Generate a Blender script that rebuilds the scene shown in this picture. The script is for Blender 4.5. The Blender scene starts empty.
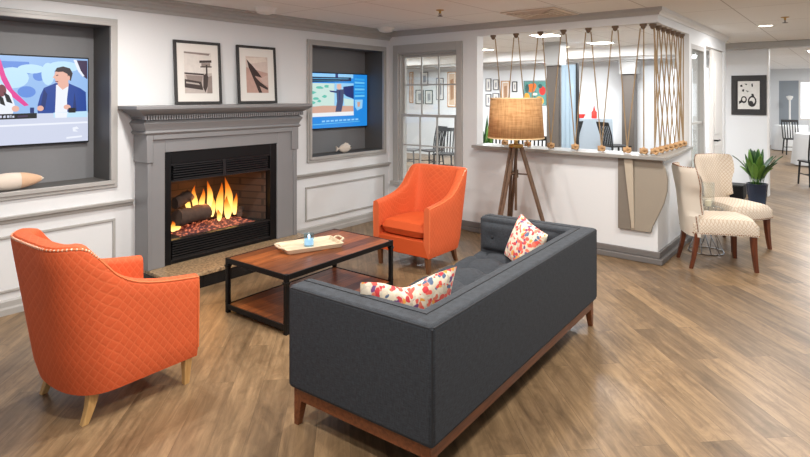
import bpy, bmesh, math, random
from math import sin, cos, pi, radians as R
from mathutils import Vector, Matrix
random.seed(7)
S = bpy.context.scene
C = S.collection

# ------------------------------------------------------------------ camera
YAW = R(38.8)
cam = bpy.data.cameras.new('camera'); co = bpy.data.objects.new('camera', cam); C.objects.link(co)
co.location = (0, 0, 1.64); co.rotation_euler = (R(90), 0, YAW - R(90))
cam.sensor_width = 36; cam.lens = 560 / 810 * 36
cam.shift_y = -(228.5 - 95.5) / 810
cam.clip_start = 0.05; cam.clip_end = 200
S.camera = co
# ------------------------------------------------------------------ world, lights, exposure
w = bpy.data.worlds.new('world'); S.world = w; w.use_nodes = True
bg = w.node_tree.nodes['Background']; bg.inputs[0].default_value = (0.86, 0.93, 1.0, 1); bg.inputs[1].default_value = 0.6
S.view_settings.view_transform = 'Standard'; S.view_settings.look = 'None'
S.view_settings.gamma = 1; S.view_settings.use_curve_mapping = False
S.view_settings.exposure = 0.22
def area(name, loc, sx, sy, power, col, rot=(0, 0, 0)):
    l = bpy.data.lights.new(name, 'AREA'); l.shape = 'RECTANGLE'; l.size = sx; l.size_y = sy
    l.energy = power; l.color = col
    o = bpy.data.objects.new(name, l); o.location = loc; o.rotation_euler = rot; C.objects.link(o); return o
WARM = (1.0, 0.96, 0.905); NEUT = (1.0, 0.97, 0.94); COOL = (0.90, 0.95, 1.0)

# ------------------------------------------------------------------ materials
def new_mat(name):
    m = bpy.data.materials.new(name); m.use_nodes = True
    return m, m.node_tree, m.node_tree.nodes['Principled BSDF']
def lin(c):
    return tuple(((v / 255) / 12.92 if v / 255 <= .04045 else ((v / 255 + .055) / 1.055) ** 2.4) for v in c) + (1,)
def N(nt, t, **k):
    n = nt.nodes.new(t)
    for a, b in k.items():
        if isinstance(b, tuple) or not hasattr(n, a): n.inputs[a].default_value = b
        else: setattr(n, a, b)
    return n
def plain(name, col, rough=.5, metal=0, bump=0, scale=40, var=.06, coat=0, stretch=(1, 1, 1)):
    """a paint, metal or cloth with slight noise in colour and relief; col is sRGB 0-255"""
    m, nt, p = new_mat(name); L = nt.links
    tc = N(nt, 'ShaderNodeTexCoord'); mp = N(nt, 'ShaderNodeMapping'); mp.inputs['Scale'].default_value = stretch
    L.new(tc.outputs['Object'], mp.inputs[0])
    nz = N(nt, 'ShaderNodeTexNoise'); nz.inputs['Scale'].default_value = scale; nz.inputs['Detail'].default_value = 3
    L.new(mp.outputs[0], nz.inputs['Vector'])
    mx = N(nt, 'ShaderNodeMixRGB'); c = lin(col)
    mx.inputs[1].default_value = tuple(min(1, v * (1 - var)) for v in c[:3]) + (1,)
    mx.inputs[2].default_value = tuple(min(1, v * (1 + var)) for v in c[:3]) + (1,)
    L.new(nz.outputs['Fac'], mx.inputs[0]); L.new(mx.outputs[0], p.inputs['Base Color'])
    p.inputs['Roughness'].default_value = rough; p.inputs['Metallic'].default_value = metal
    p.inputs['Coat Weight'].default_value = coat
    if bump:
        b = N(nt, 'ShaderNodeBump'); b.inputs['Strength'].default_value = bump; b.inputs['Distance'].default_value = .004
        L.new(nz.outputs['Fac'], b.inputs['Height']); L.new(b.outputs[0], p.inputs['Normal'])
    return m
def glow(name, col, s=1.0):
    m, nt, p = new_mat(name); p.inputs['Base Color'].default_value = (0.01, .01, .01, 1)
    p.inputs['Emission Color'].default_value = lin(col); p.inputs['Emission Strength'].default_value = s
    p.inputs['Roughness'].default_value = .3
    return m
def wood(name, c1, c2, rough=.4, scale=6, stretch=(1, 9, 9), coat=0):
    m, nt, p = new_mat(name); L = nt.links
    tc = N(nt, 'ShaderNodeTexCoord'); mp = N(nt, 'ShaderNodeMapping'); mp.inputs['Scale'].default_value = stretch
    L.new(tc.outputs['Object'], mp.inputs[0])
    nz = N(nt, 'ShaderNodeTexNoise'); nz.inputs['Scale'].default_value = scale; nz.inputs['Detail'].default_value = 6; nz.inputs['Distortion'].default_value = .6
    L.new(mp.outputs[0], nz.inputs['Vector'])
    cr = N(nt, 'ShaderNodeValToRGB'); cr.color_ramp.elements[0].position = .3; cr.color_ramp.elements[1].position = .7
    cr.color_ramp.elements[0].color = lin(c1); cr.color_ramp.elements[1].color = lin(c2)
    L.new(nz.outputs['Fac'], cr.inputs[0]); L.new(cr.outputs[0], p.inputs['Base Color'])
    p.inputs['Roughness'].default_value = rough; p.inputs['Coat Weight'].default_value = coat; p.inputs['Coat Roughness'].default_value = .15
    return m
def plank_mat(name, ang, cols, pw, pl, rough, mortar=.0018, gr=(1.3, 22, 1)):
    m, nt, p = new_mat(name); L = nt.links
    tc = N(nt, 'ShaderNodeTexCoord'); mp = N(nt, 'ShaderNodeMapping'); mp.inputs['Rotation'].default_value = (0, 0, -ang)
    L.new(tc.outputs['Object'], mp.inputs[0])
    br = N(nt, 'ShaderNodeTexBrick'); br.offset = .37; br.offset_frequency = 2
    for k, v in (('Color1', lin(cols[0])), ('Color2', lin(cols[1])), ('Mortar', lin(cols[2]))): br.inputs[k].default_value = v
    br.inputs['Scale'].default_value = 1; br.inputs['Mortar Size'].default_value = mortar; br.inputs['Mortar Smooth'].default_value = .3
    br.inputs['Bias'].default_value = 0; br.inputs['Brick Width'].default_value = pl; br.inputs['Row Height'].default_value = pw
    L.new(mp.outputs[0], br.inputs['Vector'])
    g = N(nt, 'ShaderNodeMapping'); g.inputs['Scale'].default_value = gr; L.new(mp.outputs[0], g.inputs[0])
    # every plank takes its own slice of the grain
    ad = N(nt, 'ShaderNodeVectorMath', operation='ADD'); L.new(g.outputs[0], ad.inputs[0])
    sc = N(nt, 'ShaderNodeVectorMath', operation='SCALE'); sc.inputs['Scale'].default_value = 60
    L.new(br.outputs['Color'], sc.inputs[0]); L.new(sc.outputs[0], ad.inputs[1])
    nz = N(nt, 'ShaderNodeTexNoise'); nz.inputs['Scale'].default_value = 1.6; nz.inputs['Detail'].default_value = 7; nz.inputs['Roughness'].default_value = .62; nz.inputs['Distortion'].default_value = .5
    L.new(ad.outputs[0], nz.inputs['Vector'])
    cr = N(nt, 'ShaderNodeValToRGB'); e = cr.color_ramp.elements
    e[0].position = .30; e[0].color = (.62, .59, .55, 1); e[1].position = .66; e[1].color = (1.24, 1.23, 1.22, 1)
    L.new(nz.outputs['Fac'], cr.inputs[0])
    mu = N(nt, 'ShaderNodeMixRGB', blend_type='MULTIPLY'); mu.inputs[0].default_value = 1
    L.new(br.outputs['Color'], mu.inputs[1]); L.new(cr.outputs[0], mu.inputs[2]); L.new(mu.outputs[0], p.inputs['Base Color'])
    g2 = N(nt, 'ShaderNodeVectorMath', operation='MULTIPLY'); g2.inputs[1].default_value = (2.5, 7, 1); L.new(mp.outputs[0], g2.inputs[0])
    ad2 = N(nt, 'ShaderNodeVectorMath', operation='ADD'); L.new(g2.outputs[0], ad2.inputs[0]); L.new(sc.outputs[0], ad2.inputs[1])
    n2 = N(nt, 'ShaderNodeTexNoise'); n2.inputs['Scale'].default_value = 1.5; n2.inputs['Detail'].default_value = 8; n2.inputs['Roughness'].default_value = .7; n2.inputs['Distortion'].default_value = 1.2
    L.new(ad2.outputs[0], n2.inputs['Vector'])
    c2_ = N(nt, 'ShaderNodeValToRGB'); e2 = c2_.color_ramp.elements; e2[0].position = .32; e2[0].color = (.64, .61, .58, 1); e2[1].position = .62; e2[1].color = (1.14, 1.14, 1.13, 1); L.new(n2.outputs['Fac'], c2_.inputs[0])
    mu2 = N(nt, 'ShaderNodeMixRGB', blend_type='MULTIPLY'); mu2.inputs[0].default_value = 1; L.new(mu.outputs[0], mu2.inputs[1]); L.new(c2_.outputs[0], mu2.inputs[2]); L.new(mu2.outputs[0], p.inputs['Base Color'])
    rr = N(nt, 'ShaderNodeMapRange'); rr.inputs['To Min'].default_value = rough + .1; rr.inputs['To Max'].default_value = rough - .06
    L.new(nz.outputs['Fac'], rr.inputs[0]); L.new(rr.outputs[0], p.inputs['Roughness'])
    b = N(nt, 'ShaderNodeBump'); b.inputs['Strength'].default_value = .12; b.inputs['Distance'].default_value = .003
    L.new(nz.outputs['Fac'], b.inputs['Height']); L.new(b.outputs[0], p.inputs['Normal'])
    return m
def tile_mat(name, c, cm, tw, th, rough=.8, mortar=.006):
    m, nt, p = new_mat(name); L = nt.links
    tc = N(nt, 'ShaderNodeTexCoord'); mp = N(nt, 'ShaderNodeMapping'); mp.inputs['Location'].default_value = (.1, -.30, 0)
    L.new(tc.outputs['Object'], mp.inputs[0])
    br = N(nt, 'ShaderNodeTexBrick'); br.offset = 0
    br.inputs['Color1'].default_value = lin(c); br.inputs['Color2'].default_value = lin(tuple(v * .985 for v in c)); br.inputs['Mortar'].default_value = lin(cm)
    br.inputs['Scale'].default_value = 1; br.inputs['Mortar Size'].default_value = mortar; br.inputs['Mortar Smooth'].default_value = .2
    br.inputs['Brick Width'].default_value = tw; br.inputs['Row Height'].default_value = th
    L.new(mp.outputs[0], br.inputs['Vector'])
    L.new(br.outputs['Color'], p.inputs['Base Color']); p.inputs['Roughness'].default_value = rough
    nz = N(nt, 'ShaderNodeTexNoise'); nz.inputs['Scale'].default_value = 90; nz.inputs['Detail'].default_value = 4
    L.new(tc.outputs['Object'], nz.inputs['Vector'])
    b = N(nt, 'ShaderNodeBump'); b.inputs['Strength'].default_value = .25; b.inputs['Distance'].default_value = .003
    L.new(nz.outputs['Fac'], b.inputs['Height']); L.new(b.outputs[0], p.inputs['Normal'])
    return m
def quilt_mat(name, base, line, size, rough=.75, bump=.5, width=.10, sheen=.3, amt=.55):
    """woven cloth with a diamond grid stitched into it, laid out in the mesh's own UV (metres)"""
    m, nt, p = new_mat(name); L = nt.links
    uv = N(nt, 'ShaderNodeUVMap'); uv.uv_map = 'UVMap'
    sp = N(nt, 'ShaderNodeSeparateXYZ'); L.new(uv.outputs[0], sp.inputs[0])
    def axis(op):
        a = N(nt, 'ShaderNodeMath', operation=op); L.new(sp.outputs[0], a.inputs[0])
        v = N(nt, 'ShaderNodeMath', operation='MULTIPLY'); v.inputs[1].default_value = .78
        L.new(sp.outputs[1], v.inputs[0]); L.new(v.outputs[0], a.inputs[1])
        s = N(nt, 'ShaderNodeMath', operation='DIVIDE'); s.inputs[1].default_value = size; L.new(a.outputs[0], s.inputs[0])
        f = N(nt, 'ShaderNodeMath', operation='PINGPONG'); f.inputs[1].default_value = .5; L.new(s.outputs[0], f.inputs[0])
        return f
    a, b_ = axis('ADD'), axis('SUBTRACT')
    mn = N(nt, 'ShaderNodeMath', operation='MINIMUM'); L.new(a.outputs[0], mn.inputs[0]); L.new(b_.outputs[0], mn.inputs[1])
    mr = N(nt, 'ShaderNodeMapRange'); mr.inputs['From Max'].default_value = width; mr.inputs['To Min'].default_value = 1; mr.inputs['To Max'].default_value = 0
    L.new(mn.outputs[0], mr.inputs[0])
    tc = N(nt, 'ShaderNodeTexCoord'); nz = N(nt, 'ShaderNodeTexNoise'); nz.inputs['Scale'].default_value = 9; nz.inputs['Detail'].default_value = 6
    L.new(tc.outputs['Object'], nz.inputs['Vector'])
    c = lin(base)
    mx = N(nt, 'ShaderNodeMixRGB'); mx.inputs[1].default_value = tuple(v * .88 for v in c[:3]) + (1,); mx.inputs[2].default_value = tuple(min(1, v * 1.1) for v in c[:3]) + (1,)
    L.new(nz.outputs['Fac'], mx.inputs[0])
    m2 = N(nt, 'ShaderNodeMixRGB'); m2.inputs[2].default_value = lin(line)
    am = N(nt, 'ShaderNodeMath', operation='MULTIPLY'); am.inputs[1].default_value = amt; L.new(mr.outputs[0], am.inputs[0])
    L.new(am.outputs[0], m2.inputs[0]); L.new(mx.outputs[0], m2.inputs[1]); L.new(m2.outputs[0], p.inputs['Base Color'])
    mr2 = N(nt, 'ShaderNodeMapRange'); mr2.inputs['From Max'].default_value = .25; L.new(mn.outputs[0], mr2.inputs[0])
    bp = N(nt, 'ShaderNodeBump'); bp.inputs['Strength'].default_value = bump; bp.inputs['Distance'].default_value = .006
    L.new(mr2.outputs[0], bp.inputs['Height']); L.new(bp.outputs[0], p.inputs['Normal'])
    p.inputs['Roughness'].default_value = rough; p.inputs['Sheen Weight'].default_value = sheen
    p.inputs['Sheen Tint'].default_value = lin(line)
    return m
def weave_mat(name, c1, c2, scale, rough=.85, translucent=0, bump=.3, stretch=(1, 1, 1)):
    m, nt, p = new_mat(name); L = nt.links
    tc = N(nt, 'ShaderNodeTexCoord'); cols = []
    for st in ((1, 1, .12), (.12, .12, 1)):
        mp = N(nt, 'ShaderNodeMapping'); mp.inputs['Scale'].default_value = tuple(a * b for a, b in zip(st, stretch)); L.new(tc.outputs['Object'], mp.inputs[0])
        nz = N(nt, 'ShaderNodeTexNoise'); nz.inputs['Scale'].default_value = scale; nz.inputs['Detail'].default_value = 3; L.new(mp.outputs[0], nz.inputs['Vector'])
        cols.append(nz)
    ad = N(nt, 'ShaderNodeMath', operation='ADD'); L.new(cols[0].outputs['Fac'], ad.inputs[0]); L.new(cols[1].outputs['Fac'], ad.inputs[1])
    cr = N(nt, 'ShaderNodeValToRGB'); cr.color_ramp.elements[0].position = .38; cr.color_ramp.elements[1].position = .62
    hf = N(nt, 'ShaderNodeMath', operation='MULTIPLY'); hf.inputs[1].default_value = .5; L.new(ad.outputs[0], hf.inputs[0]); L.new(hf.outputs[0], cr.inputs[0])
    cr.color_ramp.elements[0].color = lin(c1); cr.color_ramp.elements[1].color = lin(c2)
    L.new(cr.outputs[0], p.inputs['Base Color']); p.inputs['Roughness'].default_value = rough
    bp = N(nt, 'ShaderNodeBump'); bp.inputs['Strength'].default_value = bump; bp.inputs['Distance'].default_value = .002
    L.new(hf.outputs[0], bp.inputs['Height']); L.new(bp.outputs[0], p.inputs['Normal'])
    if translucent:
        out = nt.nodes['Material Output']; tr = N(nt, 'ShaderNodeBsdfTranslucent'); L.new(cr.outputs[0], tr.inputs[0])
        mx = N(nt, 'ShaderNodeMixShader'); mx.inputs[0].default_value = translucent
        L.new(p.outputs[0], mx.inputs[1]); L.new(tr.outputs[0], mx.inputs[2]); L.new(mx.outputs[0], out.inputs[0])
    return m
def floral_mat(name):
    m, nt, p = new_mat(name); L = nt.links
    tc = N(nt, 'ShaderNodeTexCoord')
    dn = N(nt, 'ShaderNodeTexNoise'); dn.inputs['Scale'].default_value = 14; L.new(tc.outputs['Object'], dn.inputs['Vector'])
    mxv = N(nt, 'ShaderNodeMixRGB'); mxv.inputs[0].default_value = .06; L.new(tc.outputs['Object'], mxv.inputs[1]); L.new(dn.outputs['Color'], mxv.inputs[2])
    vo = N(nt, 'ShaderNodeTexVoronoi'); vo.inputs['Scale'].default_value = 44; L.new(mxv.outputs[0], vo.inputs['Vector'])
    sp = N(nt, 'ShaderNodeSeparateColor'); L.new(vo.outputs['Color'], sp.inputs[0])
    cr = N(nt, 'ShaderNodeValToRGB'); cr.color_ramp.interpolation = 'CONSTANT'; e = cr.color_ramp.elements
    cols = [(0, (235, 90, 78)), (.20, (238, 222, 196)), (.30, (214, 58, 66)), (.46, (240, 168, 72)), (.56, (240, 226, 204)), (.70, (112, 66, 120)), (.78, (236, 120, 96)), (.90, (206, 190, 168)), (.95, (90, 110, 140))]
    e[0].position, e[0].color = 0, lin(cols[0][1]); e[1].position, e[1].color = cols[1][0], lin(cols[1][1])
    for q, c in cols[2:]: x = e.new(q); x.color = lin(c)
    L.new(sp.outputs[0], cr.inputs[0])
    mr = N(nt, 'ShaderNodeMapRange'); mr.inputs['From Min'].default_value = .56; mr.inputs['From Max'].default_value = .66; L.new(vo.outputs['Distance'], mr.inputs[0])
    m2 = N(nt, 'ShaderNodeMixRGB'); m2.inputs[2].default_value = lin((222, 208, 186)); L.new(mr.outputs[0], m2.inputs[0]); L.new(cr.outputs[0], m2.inputs[1])
    L.new(m2.outputs[0], p.inputs['Base Color']); p.inputs['Roughness'].default_value = .8; p.inputs['Sheen Weight'].default_value = .2
    return m
def glass_mat(name, tint=(1, 1, 1, 1), refl=.08):
    m, nt, p = new_mat(name); L = nt.links
    t = N(nt, 'ShaderNodeBsdfTransparent'); t.inputs[0].default_value = tint
    g = N(nt, 'ShaderNodeBsdfGlossy'); g.inputs['Roughness'].default_value = .02
    f0 = N(nt, 'ShaderNodeLayerWeight'); f0.inputs[0].default_value = .3; f = N(nt, 'ShaderNodeMath', operation='MULTIPLY_ADD'); f.inputs[1].default_value = .25; f.inputs[2].default_value = .03; L.new(f0.outputs['Facing'], f.inputs[0])
    mx = N(nt, 'ShaderNodeMixShader'); L.new(f.outputs[0], mx.inputs[0]); L.new(t.outputs[0], mx.inputs[1]); L.new(g.outputs[0], mx.inputs[2])
    L.new(mx.outputs[0], nt.nodes['Material Output'].inputs[0]); return m
def flame_mat(name):
    m, nt, p = new_mat(name); L = nt.links
    uv = N(nt, 'ShaderNodeUVMap'); uv.uv_map = 'UVMap'; sp = N(nt, 'ShaderNodeSeparateXYZ'); L.new(uv.outputs[0], sp.inputs[0])
    cr = N(nt, 'ShaderNodeValToRGB'); e = cr.color_ramp.elements
    e[0].position = 0; e[0].color = (1, .62, .2, 1); e[1].position = 1; e[1].color = (.75, .10, .01, 1)
    x = e.new(.45); x.color = (1, .50, .10, 1); x = e.new(.75); x.color = (1, .24, .02, 1)
    L.new(sp.outputs[1], cr.inputs[0])
    em = N(nt, 'ShaderNodeEmission'); L.new(cr.outputs[0], em.inputs[0])
    st = N(nt, 'ShaderNodeMapRange'); st.inputs['To Min'].default_value = 2.4; st.inputs['To Max'].default_value = .5; L.new(sp.outputs[1], st.inputs[0]); L.new(st.outputs[0], em.inputs[1])
    # thin at the rim, as hot gas is
    lw = N(nt, 'ShaderNodeLayerWeight'); lw.inputs[0].default_value = .5
    tr = N(nt, 'ShaderNodeBsdfTransparent'); mx = N(nt, 'ShaderNodeMixShader')
    L.new(lw.outputs['Facing'], mx.inputs[0]); L.new(em.outputs[0], mx.inputs[1]); L.new(tr.outputs[0], mx.inputs[2])
    L.new(mx.outputs[0], nt.nodes['Material Output'].inputs[0]); return m
def ember_mat(name):
    m, nt, p = new_mat(name); L = nt.links
    tc = N(nt, 'ShaderNodeTexCoord'); nz = N(nt, 'ShaderNodeTexVoronoi'); nz.inputs['Scale'].default_value = 32; L.new(tc.outputs['Object'], nz.inputs['Vector'])
    cr = N(nt, 'ShaderNodeValToRGB'); e = cr.color_ramp.elements
    e[0].position = .1; e[0].color = (.9, .22, .10, 1); e[1].position = .55; e[1].color = (.06, .006, .005, 1)
    L.new(nz.outputs['Distance'], cr.inputs[0]); L.new(cr.outputs[0], p.inputs['Emission Color']); p.inputs['Emission Strength'].default_value = 1.0
    p.inputs['Base Color'].default_value = (.05, .03, .03, 1); p.inputs['Roughness'].default_value = .9; return m
def granite_mat(name):
    m, nt, p = new_mat(name); L = nt.links
    tc = N(nt, 'ShaderNodeTexCoord'); nz = N(nt, 'ShaderNodeTexNoise'); nz.inputs['Scale'].default_value = 45; nz.inputs['Detail'].default_value = 5; L.new(tc.outputs['Object'], nz.inputs['Vector'])
    cr = N(nt, 'ShaderNodeValToRGB'); e = cr.color_ramp.elements
    e[0].position = .35; e[0].color = lin((104, 82, 62)); e[1].position = .62; e[1].color = lin((186, 158, 122))
    L.new(nz.outputs['Fac'], cr.inputs[0]); L.new(cr.outputs[0], p.inputs['Base Color']); p.inputs['Roughness'].default_value = .3; return m
def brick_mat(name):
    m, nt, p = new_mat(name); L = nt.links
    tc = N(nt, 'ShaderNodeTexCoord'); mp = N(nt, 'ShaderNodeMapping'); mp.inputs['Rotation'].default_value = (R(90), 0, 0); L.new(tc.outputs['Object'], mp.inputs[0])
    br = N(nt, 'ShaderNodeTexBrick'); br.inputs['Scale'].default_value = 1; br.inputs['Brick Width'].default_value = .2; br.inputs['Row Height'].default_value = .07; br.inputs['Mortar Size'].default_value = .006
    br.inputs['Color1'].default_value = lin((74, 58, 50)); br.inputs['Color2'].default_value = lin((58, 46, 40)); br.inputs['Mortar'].default_value = lin((46, 38, 34))
    L.new(mp.outputs[0], br.inputs['Vector']); L.new(br.outputs[0], p.inputs['Base Color']); p.inputs['Roughness'].default_value = .9; return m

WHITE = plain('wall_paint', (228, 230, 232), .6, bump=.03, var=.012)
TRIMW = plain('white_trim_paint', (232, 230, 227), .45, var=.01)
GREY = plain('grey_trim_paint', (176, 174, 171), .38, var=.03)
GREYD = plain('niche_back_lit_grey', (130, 131, 134), .5, var=.03)  # niche lining grey, paler for the light reaching the back
GREYS = plain('niche_side_shaded_grey', (92, 90, 88), .5, var=.03)  # same lining grey, darkened for the shade on the sides
GREYF = plain('fireplace_paint', (131, 131, 133), .38, var=.05, scale=5)
PLINTH = plain('plinth_paint', (112, 108, 106), .5, var=.04)
CEIL = tile_mat('ceiling_tile', (234, 233, 231), (190, 186, 182), 1.29, .645)
FLOOR = plank_mat('floor_planks', R(44.4), [(144, 119, 89), (112, 92, 69), (94, 77, 58)], .165, 1.25, .33, .0012, gr=(1.0, 15, 1))
BLACK = plain('black_metal', (26, 26, 28), .4, .6, var=.1)
BLACKM = plain('black_matte', (22, 22, 23), .6, var=.1)
SOOT = plain('soot_black', (14, 13, 13), .85, var=.2)
LOUVER = plain('louver_metal', (46, 46, 48), .35, .5, var=.1)
FIREBRICK = brick_mat('fire_brick')
GRANITE = granite_mat('hearth_granite')
TILEB = plain('black_tile', (20, 20, 22), .22, var=.1)
BARK = plain('charred_bark', (74, 58, 50), .95, bump=.8, scale=18, var=.5)
EMBER = ember_mat('embers'); FLAME = flame_mat('flame')
ORANGE = quilt_mat('orange_quilted_cloth', (207, 87, 42), (226, 118, 72), .046, bump=.16, amt=.45)
ORANGEP = plain('orange_plain_cloth', (206, 82, 30), .75, bump=.1, scale=200, var=.05)
PIPING = plain('orange_cord', (224, 114, 64), .7, var=.05)
NAIL = plain('pale_nail_heads', (240, 214, 188), .35, .3, var=.05)
LEG_LIT = wood('leg_wood_lit', (176, 132, 78), (208, 168, 110), .45, stretch=(8, 8, 1))  # armchair leg wood, lightened for the light on the near chair
LEG_SHADED = wood('leg_wood_shaded', (92, 58, 36), (124, 80, 50), .4, stretch=(8, 8, 1))  # same leg wood, shaded copy for the window side armchair
SOFA = weave_mat('charcoal_cloth', (38, 41, 46), (54, 59, 66), 260, .9)
SOFAS = plain('charcoal_seam', (40, 41, 45), .9, var=.05)
WALNUT = wood('walnut', (96, 52, 30), (132, 78, 46), .4)
TABLEW = plank_mat('table_planks', 0, [(164, 94, 50), (94, 54, 34), (44, 26, 18)], .115, 1.5, .30, .0015, (2.2, 26, 1))
FLORAL = floral_mat('floral_cloth')
BURLAP = weave_mat('burlap', (196, 148, 98), (226, 184, 132), 60, .9, .35)
TRIPOD = wood('weathered_wood', (78, 58, 44), (112, 86, 66), .5, stretch=(8, 8, 1))
BRASS = plain('brass', (190, 150, 84), .3, .9, var=.05)
LINEN = quilt_mat('cream_lattice_cloth', (220, 208, 192), (184, 152, 118), .032, bump=.25, width=.16, sheen=.1, amt=.85)
LINENP = plain('cream_cloth', (216, 206, 192), .85, bump=.1, scale=250, var=.03)
CHERRY = wood('cherry_wood', (84, 40, 22), (118, 62, 34), .35, stretch=(8, 8, 1))
BRONZE = plain('bronze_nail', (140, 88, 52), .35, .6, var=.05)
CHROME = plain('chrome', (200, 204, 208), .15, 1, var=.02)
TRAYW = wood('whitewashed_wood', (196, 176, 146), (222, 206, 180), .6, stretch=(1, 8, 8))
GLASS = glass_mat('clear_glass', (.97, .985, .98, 1))
FROST = plain('frosted_glass', (190, 214, 224), .35, var=.05)
ROPE = plain('jute_rope', (160, 136, 104), .9, bump=.6, scale=120, var=.25)
KNOT = plain('rope_knot', (196, 156, 112), .9, bump=.6, scale=90, var=.3)
BLOCK = plain('pulley_wood', (110, 88, 68), .6, var=.2)
LEDGE = plain('ledge_paint', (150, 148, 144), .3, var=.04)
CORBEL = plain('corbel_paint', (158, 148, 134), .35, var=.05, scale=6)
NAVY = plain('navy_glaze', (34, 44, 62), .25, var=.1)
LEAF = plain('leaf_green', (38, 78, 34), .4, var=.45, scale=8)
LEAF2 = plain('leaf_light', (96, 136, 56), .4, var=.3, scale=8)
SOIL = plain('potting_soil', (50, 38, 30), .95, var=.3)
BLKWOOD = plain('black_painted_wood', (20, 21, 23), .55, var=.1)
GREYWOOD = plain('grey_painted_wood', (84, 84, 84), .5, var=.1)
CLOTHW = plain('white_table_linen', (228, 230, 232), .8, var=.02)
MATB = plain('white_mat_board', (236, 232, 226), .8, var=.01)
PAPER = plain('aged_print', (214, 200, 190), .8, var=.05)
FRAMEB = plain('dark_frame', (44, 42, 42), .4, var=.1)
DOORB = plain('pale_blue_door', (160, 180, 194), .45, var=.02)
COLUMN = plain('column_paint', (96, 88, 81), .45, var=.03)
FISHW = plain('bleached_shell', (226, 212, 198), .7, bump=.2, scale=30, var=.06)
FISHT = plain('tan_shell', (218, 180, 148), .6, bump=.2, scale=30, var=.1)
PLASTIC = plain('white_plastic', (236, 234, 230), .4, var=.01)
LAMPGLOW = glow('ceiling_lamp_glow', (255, 238, 214), 6)
DAY = glow('daylit_pane', (244, 249, 255), 1.6)
GREYWALL = plain('blue_grey_wall', (150, 158, 166), .6, var=.02)

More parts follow.
